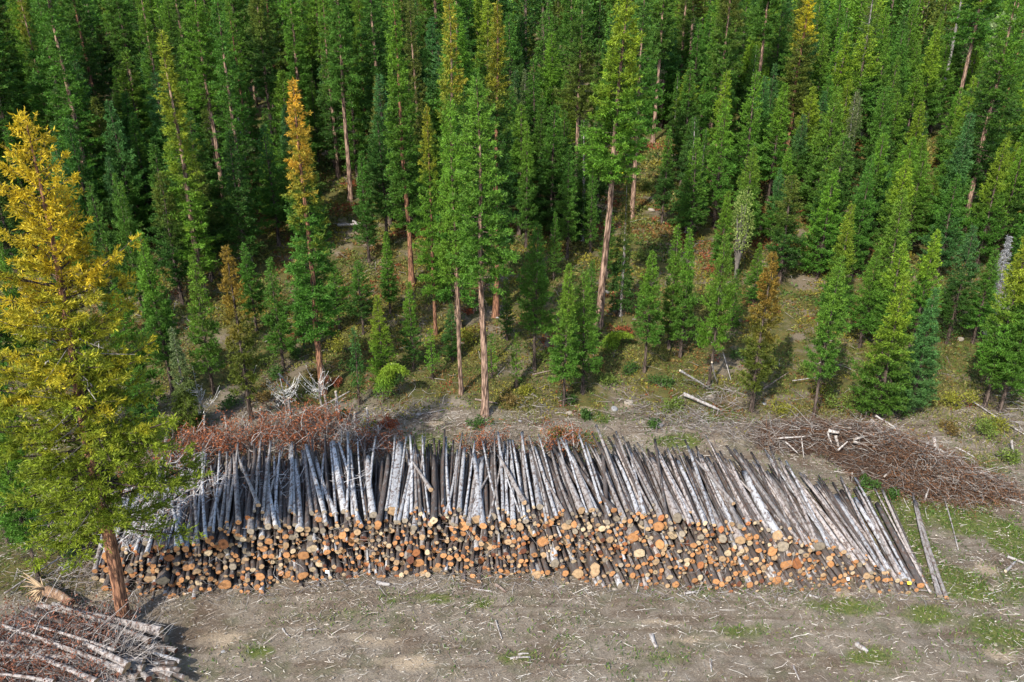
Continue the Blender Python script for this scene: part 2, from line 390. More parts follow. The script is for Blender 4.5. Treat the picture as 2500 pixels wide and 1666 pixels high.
PINE = [proto('lodgepole', 80+i, 8., 1.2, cone_prof(R, .6, .5), 120, lambda t: -.1+.55*t, .3, 18, .155, .044, 50, .1, M_DARKBARK,
              dead=(.3, 3.2, 80, .55), ragged=.3, up=.35, clump=2., keep=.5) for i, R in enumerate([1.05, .8])]
FIR = [proto('fir', 90+i, 8., .6, cone_prof(R, .95, .85), 150, lambda t: -.35+.35*t, -.05, 20, .14, .042, 50, .1, M_GREYBARK, dead=(.2, 1.8, 60, .5), ragged=.25, up=-.05, keep=.4) for i, R in enumerate([1.1, .8])]
SAPLING = [proto('sapling', 100+i, 3.2, .5, cone_prof(.5, .75), 60, lambda t: -.1+.8*t, .3, 20, .14, .04, 24, .04, M_DARKBARK, dead=(.1, 1.0, 25, .25), ragged=.3, up=.2, keep=.4) for i in range(2)]
HERO = proto('yellow_larch', 7, 20., 5.0, larch_prof(3.3, .78), 300, lambda t: -.3+.85*t, .2, 11, .175, .04, 44, .26, M_REDBARK, dead=(5., 13., 40, 2.2, (.2, .18, .16), -.05, .025), ragged=.5, up=.15, clump=1.5, flare=.35)

C = {k: tuple(q*1.3 for q in c) for k, c in dict(lime=(.150, .225, .016), bright=(.094, .182, .016), green=(.060, .140, .016), blue=(.050, .125, .030), dark=(.037, .092, .014), olive=(.085, .112, .016),
         brown=(.18, .125, .018), yellow=(.40, .32, .016), orange=(.40, .23, .024), ygreen=(.17, .215, .015), greyg=(.10, .135, .045), gold=(.20, .20, .016)).items()}
WORD = dict(lime='lime green', bright='bright green', green='mid green', blue='blue-green', dark='dark green', olive='olive green', brown='orange-brown', yellow='yellow', orange='orange', ygreen='yellow-green', greyg='grey-green', gold='golden')
TREES = []
def tree(name, pr, x, y, hgt, wid, low, top, category, look, group, mark=None, label=None, seed=0, lean=0.):
    z = h1(x, y); o = link(name, None); o.location = (x, y, z-.05)
    r = random.Random(seed*7+int(x*100)+int(y*10))
    o.rotation_euler = (r.uniform(-.015, .015), lean+r.uniform(-.015, .015), r.uniform(0, 6.28)) if not lean else (0, lean, 0)
    s = hgt/pr['h']; o.scale = (s*wid, s*wid, s)
    link('trunk', pr['trunk'], o); c = link('crown', pr['crown'], o)
    if pr['dead']: link('dead_foliage', pr['dead'], o)
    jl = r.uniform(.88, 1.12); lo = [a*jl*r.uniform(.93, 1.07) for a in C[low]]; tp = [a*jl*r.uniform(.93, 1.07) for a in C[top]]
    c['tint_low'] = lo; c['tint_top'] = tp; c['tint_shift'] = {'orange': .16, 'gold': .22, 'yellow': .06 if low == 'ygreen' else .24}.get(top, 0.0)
    thing(o, category, look, (x, y, z+.6*hgt), group, mark, label, 'tree'); TREES.append((x, y))
    return o
def by_pixel(bu, bv, tv):
    x, y, z = ground(bu*D, bv*D); return x, y, max(1.2, top_z(y, tv*D)-z)

tree('yellow_larch', HERO, *by_pixel(288, 1436, 262), 1.0, 'ygreen', 'yellow', 'larch', '', 'tall larches', 'the big yellow larch',
     'big yellow larch with thick reddish trunk standing beside the smaller log heap', lean=.042)
# mature larches: base px, top y, variant, width, low tint, top tint, landmark, label
for bu, bv, tv, k, wd, lo, tp, mk, lb in [
    (742, 905, 185, 1, 1.1, 'green', 'orange', 'the orange-topped larch', 'larch with a bright orange top above green lower boughs, behind the pile'),
    (1115, 957, 178, 0, 1.05, 'green', 'bright', 'the bare-trunked larch', 'tall green larch with the longest bare pale brown trunk at the forest edge'),
    (1060, 905, 230, 0, .72, 'bright', 'bright', None, 'green larch with slim pinkish trunk, just left of the bare pale trunk'),
    (1001, 770, 245, 1, .8, 'bright', 'gold', 'the gold-tipped larch', 'green larch with a golden tip and a leaning dark trunk'),
    (947, 650, -25, 1, 1.0, 'green', 'bright', 'the narrow central larch', 'narrow tall green larch with reddish trunk base in a small clearing'),
    (1140, 727, 10, 1, 1.05, 'dark', 'gold', None, 'dark larch with thin golden top directly behind the bare pale trunk'),
    (1053, 757, 0, 3, 1.0, 'green', 'gold', None, 'green larch with a golden orange top left of the dark golden-topped one'),
    (1376, 750, -25, 4, 1.15, 'bright', 'ygreen', 'the leaning long-trunked larch', 'leaning larch with long bare grey-pink trunk and yellowish crown'),
    (1452, 500, -60, 2, 1.0, 'green', 'green', None, 'dark-trunked larch standing just behind the leaning long-trunked larch'),
    (582, 346, -190, 2, 1.1, 'green', 'green', 'the red-trunked larch', 'green larch with a bare red trunk foot in a gap between young trees'),
    (806, 462, -110, 0, 1.0, 'green', 'green', 'the grey-trunked larch', 'green larch with a slender bare grey-brown trunk beside pale fallen wood'),
    (1636, 432, -120, 2, 1.0, 'green', 'olive', 'the dark-trunked olive larch', 'dark olive larch with long thin bare trunk above the right-hand young trees'),
    (1727, 318, -180, 4, .95, 'green', 'green', None, 'larch with pinkish bare trunk just behind the olive thin-trunked larch'),
    (1801, 392, -40, 1, 1.25, 'olive', 'yellow', 'the yellow-headed larch', 'broad larch with a yellow head standing among the right-hand young trees'),
    (470, 690, 75, 3, 1.2, 'bright', 'ygreen', 'the broad yellow-green larch', 'broad yellow-green larch with foliage almost down to the ground'),
    (1305, 302, -150, 2, .9, 'green', 'green', None, None), (325, 305, -130, 0, 1.05, 'green', 'green', None, None), (191, 497, -30, 4, 1.2, 'green', 'green', None, None),
    (70, 430, -90, 2, 1.3, 'green', 'olive', None, None), (395, 420, -60, 3, 1.1, 'green', 'bright', None, None), (640, 420, -60, 0, 1.1, 'dark', 'olive', None, None), (700, 350, -120, 3, 1., 'green', 'bright', None, None),
    (880, 400, -70, 2, 1.1, 'green', 'green', None, None), (250, 380, -110, 1, 1.1, 'dark', 'green', None, None), (520, 500, -60, 4, 1.05, 'bright', 'bright', None, None), (120, 330, -160, 3, 1.1, 'green', 'green', None, None),
    (1500, 330, -150, 0, 1., 'green', 'bright', None, None), (20, 520, 0, 3, 1.2, 'dark', 'green', None, None), (860, 300, -150, 1, 1.1, 'green', 'bright', None, None), (760, 330, -100, 4, 1.1, 'bright', 'bright', None, None)]:
    x, y, hh = by_pixel(bu, bv, tv)
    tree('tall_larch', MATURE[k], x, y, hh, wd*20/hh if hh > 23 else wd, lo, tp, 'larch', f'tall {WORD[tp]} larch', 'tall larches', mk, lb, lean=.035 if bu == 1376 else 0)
for bu, bv, tv, k, mk, lb in [(1958, 305, -60, 0, 'the sparse broken-armed larch', 'sparse larch with bare grey trunk and dead pale arms'), (2156, 265, -120, 1, None, 'thin straggly larch with mostly bare pale trunk high at the right')]:
    x, y, hh = by_pixel(bu, bv, tv); tree('sparse_larch', SPARSE[k], x, y, hh, 1.1, 'dark', 'olive', 'larch', 'sparse dark larch', 'tall larches', mk, lb)
# young trees near the edge: base px, top y, half width px, tints, prototype set and index
NEAR = [
    (2012, 966, 632, 78, 'green', 'lime', 'Y', 4, 'the lime-tipped young larch', 'full conical young larch with lime tips right behind the branch heap'),
    (2090, 950, 665, 66, 'blue', 'blue', 'Y', 4, 'the blue-green young larch', 'blue-green bushy young larch beside the lime-tipped one'),
    (1868, 966, 590, 48, 'green', 'bright', 'Y', 3, 'the thin-stemmed young larch', 'young larch on a long thin bare stem leaning by a fallen pole'),
    (1726, 946, 585, 52, 'olive', 'brown', 'P', 0, 'the orange-brown young pine', 'orange-brown young pine with dark dead lower branches'),
    (1628, 888, 540, 38, 'bright', 'bright', 'Y', 3, None, None), (1481, 856, 578, 44, 'green', 'bright', 'Y', 3, 'the small lone larch', 'small larch with a bare straight stem alone on the open slope'),
    (1537, 805, 520, 32, 'green', 'bright', 'Y', 5, None, None), (1563, 822, 530, 36, 'green', 'bright', 'Y', 2, None, None),
    (1296, 932, 610, 46, 'green', 'bright', 'Y', 1, 'the paired young larches', 'front one of two touching young larches near the slope foot'), (1338, 905, 628, 40, 'green', 'bright', 'Y', 2, None, None),
    (1228, 850, 515, 48, 'green', 'green', 'Y', 3, None, None), (1186, 892, 768, 17, 'bright', 'bright', 'S', 0, None, None), (1165, 785, 640, 17, 'dark', 'green', 'Y', 5, None, None),
    (950, 850, 648, 24, 'dark', 'bright', 'Y', 5, None, None), (880, 885, 680, 34, 'bright', 'lime', 'Y', 6, None, None), (826, 930, 758, 24, 'dark', 'blue', 'S', 1, None, None), (994, 872, 758, 18, 'bright', 'bright', 'S', 0, None, None),
    (897, 722, 535, 27, 'green', 'bright', 'Y', 2, None, None), (848, 604, 350, 32, 'dark', 'green', 'Y', 2, None, None), (652, 852, 594, 34, 'green', 'green', 'Y', 2, None, None),
    (578, 965, 568, 44, 'olive', 'brown', 'P', 1, 'the tall orange-brown pine', 'tall narrow orange-brown pine behind the rust-red brush'), (492, 905, 588, 36, 'green', 'bright', 'Y', 2, None, None),
    (397, 905, 535, 56, 'green', 'bright', 'Y', 1, None, None), (442, 992, 752, 42, 'olive', 'greyg', 'F', 0, 'the dull spire fir', 'dull green spire-shaped fir standing beside the yellow larch'),
    (330, 965, 655, 60, 'green', 'bright', 'Y', 0, None, None), (1425, 725, 425, 32, 'dark', 'olive', 'F', 1, None, None), (1356, 582, 358, 20, 'green', 'green', 'Y', 5, None, None), (1272, 645, 488, 17, 'green', 'green', 'Y', 5, None, None),
    (1303, 595, 338, 30, 'green', 'green', 'Y', 2, None, None), (1209, 572, 285, 28, 'green', 'bright', 'Y', 2, None, None), (1240, 452, 240, 28, 'green', 'green', 'Y', 2, None, None), (1520, 515, 300, 26, 'dark', 'green', 'Y', 2, None, None),
    (1584, 562, 320, 34, 'green', 'bright', 'Y', 2, None, None), (1652, 640, 440, 34, 'green', 'bright', 'Y', 1, None, None), (1702, 585, 340, 40, 'green', 'bright', 'Y', 1, None, None), (1790, 520, 340, 32, 'blue', 'bright', 'Y', 1, None, None),
    (1790, 650, 405, 50, 'dark', 'olive', 'P', 0, 'the olive-brown pine', 'broad olive-brown pine with a green tip above the open slope'), (1884, 565, 330, 38, 'green', 'bright', 'Y', 1, None, None), (1905, 760, 470, 52, 'green', 'lime', 'Y', 0, None, None), (1955, 640, 360, 46, 'green', 'green', 'Y', 0, None, None),
    (2020, 750, 438, 58, 'green', 'bright', 'Y', 0, None, None), (2025, 820, 560, 46, 'green', 'lime', 'Y', 1, None, None), (2092, 800, 530, 44, 'green', 'lime', 'Y', 1, None, None), (1975, 800, 575, 40, 'green', 'bright', 'Y', 1, None, None),
    (2175, 790, 520, 46, 'dark', 'blue', 'Y', 1, None, None), (2262, 935, 522, 62, 'green', 'ygreen', 'Y', 1, 'the yellow-tipped young larch', 'young larch with a yellow tip and blackish lower twigs at right'), (2295, 950, 640, 60, 'green', 'green', 'Y', 1, None, None),
    (2335, 900, 508, 56, 'green', 'lime', 'Y', 0, None, None), (2150, 640, 400, 46, 'blue', 'green', 'Y', 0, None, None), (2070, 600, 350, 44, 'green', 'bright', 'Y', 1, None, None), (1990, 540, 290, 46, 'blue', 'green', 'Y', 0, None, None),
    (2070, 470, 235, 46, 'green', 'lime', 'Y', 0, None, None), (2240, 620, 320, 48, 'green', 'lime', 'Y', 0, None, None), (2310, 560, 290, 44, 'green', 'bright', 'Y', 1, None, None), (2170, 520, 300, 42, 'green', 'bright', 'Y', 1, None, None),
    (2330, 680, 430, 46, 'dark', 'green', 'Y', 1, None, None), (2235, 790, 575, 44, 'green', 'green', 'Y', 1, None, None), (1730, 700, 560, 26, 'green', 'bright', 'Y', 6, None, None), (1680, 760, 620, 22, 'green', 'green', 'Y', 6, None, None),
    (1700, 560, 430, 30, 'green', 'lime', 'Y', 6, None, None), (700, 800, 640, 26, 'green', 'green', 'Y', 2, None, None), (780, 760, 610, 36, 'green', 'green', 'Y', 3, None, None), (835, 770, 600, 36, 'dark', 'green', 'Y', 3, None, None),
    (590, 760, 560, 38, 'green', 'green', 'Y', 1, None, None), (290, 800, 420, 46, 'dark', 'green', 'Y', 1, None, None), (330, 720, 400, 44, 'green', 'green', 'Y', 0, None, None), (420, 700, 400, 44, 'dark', 'olive', 'P', 0, None, None),
    (30, 900, 560, 50, 'green', 'lime', 'Y', 1, None, None), (75, 850, 560, 40, 'green', 'bright', 'Y', 0, None, None), (180, 900, 560, 60, 'dark', 'green', 'Y', 0, None, None), (20, 1250, 900, 55, 'dark', 'green', 'Y', 3, None, None),
    (90, 1335, 980, 55, 'green', 'bright', 'Y', 3, None, None), (60, 1130, 820, 45, 'green', 'green', 'Y', 1, None, None), (350, 1040, 850, 40, 'dark', 'green', 'Y', 1, None, None), (230, 1010, 700, 50, 'dark', 'green', 'Y', 0, None, None),
    (1040, 830, 700, 26, 'dark', 'blue', 'Y', 6, None, None), (1130, 870, 770, 20, 'bright', 'green', 'S', 1, None, None), (1020, 700, 560, 20, 'green', 'green', 'Y', 5, None, None), (710, 730, 560, 30, 'dark', 'green', 'Y', 2, None, None),
    (1350, 800, 600, 24, 'green', 'green', 'Y', 5, None, None), (1395, 640, 470, 20, 'green', 'green', 'Y', 5, None, None)]
SETS = dict(Y=YOUNG, P=PINE, F=FIR, S=SAPLING)
NAMES = dict(Y=('young_larch', 'young larch', 'young larches'), P=('young_pine', 'young pine', 'young pines'), F=('young_fir', 'young fir', 'young firs'), S=('larch_sapling', 'larch sapling', 'larch saplings'))
HALF = dict(Y=[1.55, 1.3, 1.0, 1.25, 1.7, .9, 1.1], P=[1.25, 1.0], F=[1.15, .9], S=[.6, .6])
for i, (bu, bv, tv, hw, lo, tp, s, k, mk, lb) in enumerate(NEAR):
    x, y, hh = by_pixel(bu, bv, tv); pr = SETS[s][k]
    need = hw*D*math.hypot(y, CAM_Z-h1(x, y)-hh*.4)/FPX
    wd = min(1.9, max(.7, need/(HALF[s][k]*hh/pr['h'])))
    nm, nn, gp = NAMES[s]
    tree(nm, pr, x, y, hh, wd, lo, tp, nn.split()[-1], f'{"slender" if hw < 30 else "full"} {WORD[tp]} {nn}', gp, mk, lb, i)

# the rest of the forest: scattered by spacing, thinner along the open strip
OPEN = [(1470, 470, 95, 190), (1345, 330, 45, 130), (1420, 620, 120, 90), (800, 530, 90, 60), (1090, 660, 190, 80), (860, 660, 90, 60), (600, 350, 40, 40), (1750, 760, 110, 110), (2170, 860, 80, 120), (1830, 380, 40, 40)]
cells = {}
for x, y in TREES: cells.setdefault((int(x//4), int(y//4)), []).append((x, y))
def crowded(x, y, d):
    i, j = int(x//4), int(y//4)
    return any((x-a)**2+(y-b)**2 < d*d for di in (-1, 0, 1) for dj in (-1, 0, 1) for a, b in cells.get((i+di, j+dj), ()))
fill = []; R = random.Random(77)
for _ in range(34000):
    y = 55+105*R.random()**1.15; x = (R.random()*2-1)*(.70*y+5)
    u, v = project(x, y, h1(x, y)); du, dv = u/D, v/D
    if any(((du-a)/c)**2+((dv-b)/e)**2 < 1 for a, b, c, e in OPEN): continue
    if y < 60 and 600 < du < 1850: continue
    if crowded(x, y, 1.75+.005*y+R.random()*.9): continue
    cells.setdefault((int(x//4), int(y//4)), []).append((x, y)); fill.append((x, y, du, dv))
fill.sort(key=lambda f: f[1])
print('forest fill', len(fill))
far = []
n_ind = 0
for i, (x, y, du, dv) in enumerate(fill):
    r = R.random(); left = du < 1000
    if y > 108 or n_ind >= 430: far.append((x, y)); continue
    if du < -130 or du > 2480: continue
    n_ind += 1
    dense = fbm(x*.04, y*.04) > .5
    if r < (.15 if left else .06):
        hh = R.uniform(15, 21); lo = R.choice(['green', 'green', 'dark', 'olive']); tp = R.choice(['green', 'bright', 'bright', 'olive', 'ygreen']) if R.random() > .06 else 'gold'
        tree('tall_larch', R.choice([MATURE[1], MATURE[3], MATURE[2]] if left else MATURE), x, y, hh, R.uniform(.9, 1.25), lo, tp, 'larch', f'tall {WORD[tp]} larch', 'tall larches', seed=i)
    elif r < .27:
        tp = R.choice(['olive', 'dark', 'green', 'greyg', 'green', 'bright']); s = R.choice('PPFF'); nm, nn, gp = NAMES[s]
        tree(nm, R.choice(SETS[s]), x, y, R.uniform(6.5, 10), R.uniform(.85, 1.2), 'dark', tp, nn.split()[-1], f'{WORD[tp]} {nn}', gp, seed=i)
    else:
        tp = R.choice(['green', 'green', 'bright', 'bright', 'blue', 'lime']) if du > 1150 else R.choice(['green', 'green', 'bright', 'dark', 'olive', 'blue'])
        k = R.choice([0, 1, 2, 2, 3, 4, 5, 6] if du < 1700 else [0, 0, 1, 1, 4, 6])
        hh = R.uniform(7.5, 11.5) if R.random() < .8 else R.uniform(4.5, 7)
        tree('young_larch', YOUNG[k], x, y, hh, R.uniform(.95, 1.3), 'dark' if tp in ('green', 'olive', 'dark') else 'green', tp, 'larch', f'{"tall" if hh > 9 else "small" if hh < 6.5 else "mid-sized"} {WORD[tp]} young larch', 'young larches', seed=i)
# far rows that read as one mass
g = Geo(); r = np.random.default_rng(8)
for (x, y) in far:
    z = h1(x, y); big = R.random() < .13; pr = R.choice(MATURE[1:4]) if big else R.choice(YOUNG+YOUNG+PINE+FIR); hh = R.uniform(15, 20) if big else R.uniform(7, 11.5)
    st_ = (16 if big else 9)+(4 if y > 105 else 0); V = pr['V'][r.integers(0, st_)::st_]; c0 = V.mean(1, keepdims=True); V = c0+(V-c0)*np.array(2.5 if y < 105 else 2.9); sc = hh/pr['h']; wd = R.uniform(.95, 1.3)
    a = R.uniform(0, 6.28); ca, sa = math.cos(a), math.sin(a); V = V*np.array([sc*wd, sc*wd, sc]); V = np.stack([V[..., 0]*ca-V[..., 1]*sa+x, V[..., 0]*sa+V[..., 1]*ca+y, V[..., 2]+z], -1); n = len(V)
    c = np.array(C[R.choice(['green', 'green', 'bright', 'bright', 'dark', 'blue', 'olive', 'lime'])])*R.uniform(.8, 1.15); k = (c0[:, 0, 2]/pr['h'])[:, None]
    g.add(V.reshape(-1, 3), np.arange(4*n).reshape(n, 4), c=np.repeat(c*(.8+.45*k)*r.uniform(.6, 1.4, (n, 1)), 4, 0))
    P = np.array([[[x, y, z-.1], [x, y, z+hh*.5], [x, y, z+hh]]]); v, q = tubes(P, np.array([[.2, .13, .02]])*(1 if big else .5), 5); g.add(v, q, c=(.12, .085, .065), m=1)
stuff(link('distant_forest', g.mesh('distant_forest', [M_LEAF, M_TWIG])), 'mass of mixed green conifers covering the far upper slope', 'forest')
print('individual fill', n_ind, fill[min(n_ind, len(fill)-1)][1], 'far', len(far))

# grey snag and round deciduous tree, pale-leaved tree
x, y, hh = by_pixel(2262, 770, 540); sn = link('dead_snag', None); sn.location = (x, y, h1(x, y)-.05)
link('trunk', trunk_geo(5, hh, .09).mesh('snag_trunk', M_GREYBARK, True), sn)
link('bare_branches', dead_geo(5, hh*.25, hh*.99, 420, 1.15, (.21, .21, .21), -.1, .010, .9).mesh('snag_branches', M_TWIG), sn)
thing(sn, 'dead tree', 'grey leafless spiky dead tree', (x, y, h1(x, y)+hh*.6), mark='the grey dead tree', label='grey leafless spiky dead tree among the right-hand young larches', pool='tree')
def broadleaf(name, x, y, hh, rad, col, n, seed, bl=.16, cb=.3):
    r = np.random.default_rng(seed); o = link(name, None); o.location = (x, y, h1(x, y)-.05)
    m = 26; th = r.uniform(0, 6.28, m); ph = np.arccos(r.uniform(-.5, 1, m)); cen = np.stack([np.cos(th)*np.sin(ph)*rad*.62, np.sin(th)*np.sin(ph)*rad*.62, hh*(cb+(1-cb)*.5)+np.cos(ph)*hh*(1-cb)*.38], 1)
    i = r.integers(0, m, n); dv = nrm(r.normal(size=(n, 3))); p0 = cen[i]+dv*(rad*.42*r.uniform(.4, 1, n)**.5)[:, None]*np.array([1, 1, hh*(1-cb)/2/rad])
    V, Q = blades(p0, nrm(dv+r.normal(0, .7, (n, 3))), bl*r.uniform(.6, 1.3, n), bl*.6*r.uniform(.7, 1.2, n), r)
    g = Geo(); g.add(V, Q, c=np.repeat(np.array(col)*r.uniform(.65, 1.4, (n, 1)), 4, 0)); link('crown', g.mesh(name+'_crown', M_LEAF), o)
    g = Geo(); P = np.stack([np.stack([cen*0+np.array([0, 0, -.05]), cen*.15+np.array([0, 0, hh*cb*.6]), cen*.6+np.array([0, 0, hh*cb*.4]), cen], 1)])[0]
    v, q = tubes(P, hh*.012*np.array([[1.2, .9, .5, .2]])*np.ones((m, 1)), 4); g.add(v, q, c=(.16, .14, .12)); link('trunk', g.mesh(name+'_trunk', M_TWIG), o)
    return o
x, y, hh = by_pixel(2270, 240, 35); o = broadleaf('round_aspen', x, y, hh, hh*.36, (.19, .25, .10), 9000, 3, .3, .25)
thing(o, 'aspen', '', (x, y, h1(x, y)+hh*.6), mark='the pale round aspen', label='pale green round-headed aspen rising above the conifers at upper right', pool='tree')
x, y, hh = by_pixel(1690, 640, 440); o = broadleaf('leafy_birch', x, y, hh, .8, (.20, .26, .06), 2000, 4, .15, .15)
thing(o, 'birch', '', (x, y, h1(x, y)+hh*.6), label='small pale-leaved birch with light yellow-green leaves among young larches', pool='tree')

# drooping bent sapling
def drooper(bu, bv, tv, side, label):
    x, y, hh = by_pixel(bu, bv, tv); r = np.random.default_rng(int(bu)); o = link('bent_sapling', None); o.location = (x, y, h1(x, y)-.03)
    s = np.linspace(0, 1, 12); P = np.stack([side*1.5*s**2.2, 0*s, hh*np.sin(s*2.2)/1.0], 1)
    v, q = tubes(P[None], (.035*(1-s)+.008)[None], 6); g = Geo(); g.add(v, q, c=(.12, .1, .08)); link('trunk', g.mesh('bent_trunk', M_TWIG, True), o)
    n = 5200; f = r.uniform(.18, 1, n)*11; i = np.minimum(f.astype(int), 10); p = P[i]*(1-(f-i))[:, None]+P[i+1]*(f-i)[:, None]
    rad = .55*(1.1-f/11)+.12; th = r.uniform(0, 6.28, n); u = r.uniform(0, 1, n)
    p0 = p+np.stack([np.cos(th)*rad*u, np.sin(th)*rad*u, -rad*u*u*.9], 1)
    V, Q = blades(p0, nrm(np.stack([np.cos(th)*.5, np.sin(th)*.5, -.6+0*th], 1)+r.normal(0, .4, (n, 3))), .16*r.uniform(.6, 1.3, n), .04*np.ones(n), r)
    g = Geo(); g.add(V, Q); c = link('crown', g.mesh('bent_crown', M_NEEDLE), o); c['tint_low'] = C['bright']; c['tint_top'] = C['lime']; c['tint_shift'] = 0.0
    thing(o, 'sapling', '', (x, y, h1(x, y)+.6*hh), label=label, pool='tree')
drooper(880, 925, 835, 1, 'bent-over sapling drooping in a green arch on the near slope')
drooper(1395, 800, 765, 1, 'low bent sapling arching over at the foot of the leaning larch')

# ------------------------------------------------------------------ shrubs
def shrub(u, v, rad, col, look, mark=None):
    x, y, z = ground(u*D, v*D); r = np.random.default_rng(int(u*3+v)); o = link('shrub', None); o.location = (x, y, z-.02)
    m = 7; cen = np.stack([r.normal(0, .45, m)*rad, r.normal(0, .45, m)*rad, r.uniform(.35, .85, m)*rad], 1); n = int(500*max(.6, rad)**1.5)+260
    i = r.integers(0, m, n); dv = nrm(r.normal(size=(n, 3))); p0 = cen[i]+dv*(rad*.45*r.uniform(.3, 1, n))[:, None]; p0[:, 2] = np.maximum(p0[:, 2], .04)
    V, Q = blades(p0, nrm(dv+r.normal(0, .6, (n, 3))+np.array([0, 0, .3])), .13*r.uniform(.6, 1.3, n), .07*r.uniform(.7, 1.2, n), r)
    g = Geo(); g.add(V, Q, c=np.repeat(np.array(col)*r.uniform(.55, 1.4, (n, 1)), 4, 0)); link('foliage', g.mesh('shrub_foliage', M_LEAF), o)
    P = np.stack([cen*0, cen*.4, cen], 1); g = Geo(); v_, q = tubes(P, .018*np.array([[1.2, .8, .4]])*np.ones((m, 1)), 3); g.add(v_, q, c=(.14, .11, .09)); link('stems', g.mesh('shrub_stems', M_TWIG), o)
    thing(o, 'shrub', look, (x, y, z+rad*.5), 'shrubs on the forest floor', mark)
SY, SG, SO, SR, SL = (.22, .22, .025), (.055, .115, .02), (.16, .11, .03), (.24, .07, .03), (.13, .18, .03)
for u, v, rd, c, lk in [(800, 805, 1.0, SY, 'yellow'), (1080, 792, .9, SY, 'yellow'), (1135, 705, .6, SY, 'yellow'), (815, 855, .7, SG, 'dark green'), (905, 885, .5, SG, 'dark green'), (1170, 930, .7, SO, 'orange-brown'), (890, 985, .55, SR, 'red'), (1345, 960, .5, SG, 'dark green'),
                        (640, 870, .8, SG, 'dark green'), (610, 840, .7, SL, 'light green'), (690, 820, .7, SG, 'dark green'), (1205, 905, .45, SY, 'yellow'), (1310, 680, .8, SL, 'light green'), (1600, 700, 1., SL, 'light green'), (1660, 690, .9, SG, 'dark green'), (1560, 640, .8, SL, 'light green'),
                        (1640, 780, 1., SL, 'light green'), (1700, 830, .8, SG, 'dark green'), (1790, 960, .7, SY, 'yellow'), (1915, 930, .9, SL, 'light green'), (1850, 860, .8, SL, 'light green'), (1880, 905, .5, SY, 'yellow'), (2060, 950, .8, SG, 'dark green'), (2170, 780, .9, SG, 'dark green'), (2120, 830, .9, SG, 'dark green'),
                        (2190, 935, .8, SY, 'yellow'), (2250, 1000, .9, SL, 'light green'), (2290, 990, .8, SY, 'yellow'), (2310, 1060, .7, SL, 'light green'), (2180, 1000, .6, SO, 'orange-brown'), (1430, 770, .6, SR, 'red'), (1080, 720, .4, SR, 'red'), (1240, 830, .6, SL, 'light green'), (980, 700, .8, SL, 'light green'),
                        (530, 940, .7, SG, 'dark green'), (600, 925, .6, SO, 'orange-brown'), (770, 890, .5, SR, 'red'), (720, 870, .5, SO, 'orange-brown'), (1445, 860, .7, SG, 'dark green'), (1400, 890, .7, SL, 'light green'), (1370, 850, .6, SO, 'orange-brown'), (1520, 890, .7, SG, 'dark green'), (1560, 935, .5, SL, 'light green'),
                        (120, 1110, 1., SG, 'dark green'), (180, 1180, .9, SG, 'dark green'), (240, 1150, .9, SL, 'light green'), (80, 1230, .9, SG, 'dark green'), (210, 1240, .7, SY, 'yellow'), (160, 1270, .7, SG, 'dark green'), (1100, 980, .5, SG, 'dark green'), (1310, 930, .5, SG, 'dark green'), (845, 990, .5, SY, 'yellow'), (790, 960, .4, SG, 'dark green'),
                        (1280, 1010, .6, SL, 'light green'), (1540, 950, .6, SL, 'light green'), (1960, 1010, .6, SG, 'dark green'), (1500, 980, .4, SG, 'dark green'), (1470, 600, .7, SL, 'light green'), (1350, 480, .8, SL, 'light green'), (860, 500, .8, SG, 'dark green'), (1440, 500, .8, SO, 'orange-brown'), (1490, 440, .8, SL, 'light green'), (1040, 650, .8, SG, 'dark green'), (2050, 1150, .5, SG, 'bright green'), (1985, 1120, .5, SG, 'bright green')]:
    shrub(u, v, rd, c, f'{"low" if rd < .6 else "bushy"} {lk} shrub')

# ------------------------------------------------------------------ the long log pile
TOPP = [(245, 1372), (262, 1345), (300, 1338), (380, 1332), (480, 1318), (515, 1292), (600, 1272), (700, 1268), (800, 1262), (900, 1262), (1000, 1255), (1100, 1258), (1200, 1262), (1320, 1256), (1420, 1246), (1520, 1250), (1640, 1252), (1720, 1270), (1800, 1284), (1880, 1296), (1960, 1312), (2030, 1336), (2100, 1366), (2160, 1392), (2220, 1415), (2270, 1430), (2300, 1438)]
BOTP = [(240, 1432), (300, 1448), (420, 1458), (520, 1452), (620, 1440), (720, 1432), (830, 1420), (950, 1414), (1100, 1410), (1300, 1412), (1450, 1422), (1600, 1432), (1750, 1438), (1880, 1432), (2000, 1440), (2150, 1444), (2310, 1450)]
SLP = [(290, -.35), (474, -.09), (517, -.14), (600, -.06), (754, .09), (853, .15), (972, -.15), (1031, .03), (1140, -.16), (1250, .15), (1446, .42), (1684, .48), (1776, .42), (1898, .62), (2017, .72), (2100, .70), (2212, .50), (2304, .40)]
def lerp(tab, u): return float(np.interp(u, [a for a, _ in tab], [b for _, b in tab]))
FACE = .58
xs, y0s = [], []
for u, v in BOTP:
    x, y, _ = at_z(u, v, .05); xs.append(x); y0s.append(y)
def y0(x): return float(np.interp(x, xs, y0s))
tx, tz = [], []
for u, v in TOPP:
    dx, dy, dz = ray(u, v); z = 1.
    for _ in range(30):
        t = (z-CAM_Z)/dz; x = dx*t; y = dy*t; z = max(.1, (y-y0(x))/FACE*.5+z*.5) if False else z+.35*((y-y0(x))/FACE-z)*-1*0
        tt = np.linspace(20, 48, 1400); f = dy*tt-(np.interp(dx*tt, xs, y0s)+FACE*(CAM_Z+dz*tt)); k = int(np.argmax(f > 0)); t = tt[k]; z = CAM_Z+dz*t; x = dx*t; break
    tx.append(x); tz.append(max(.15, z))
def ztop(x): return float(np.interp(x, tx, tz))
XA, XB = tx[0], tx[-1]
print('pile x', XA, XB, 'max z', max(tz))
pk = np.zeros((0, 3)); rp = np.random.default_rng(21); miss = 0; LOGS = []
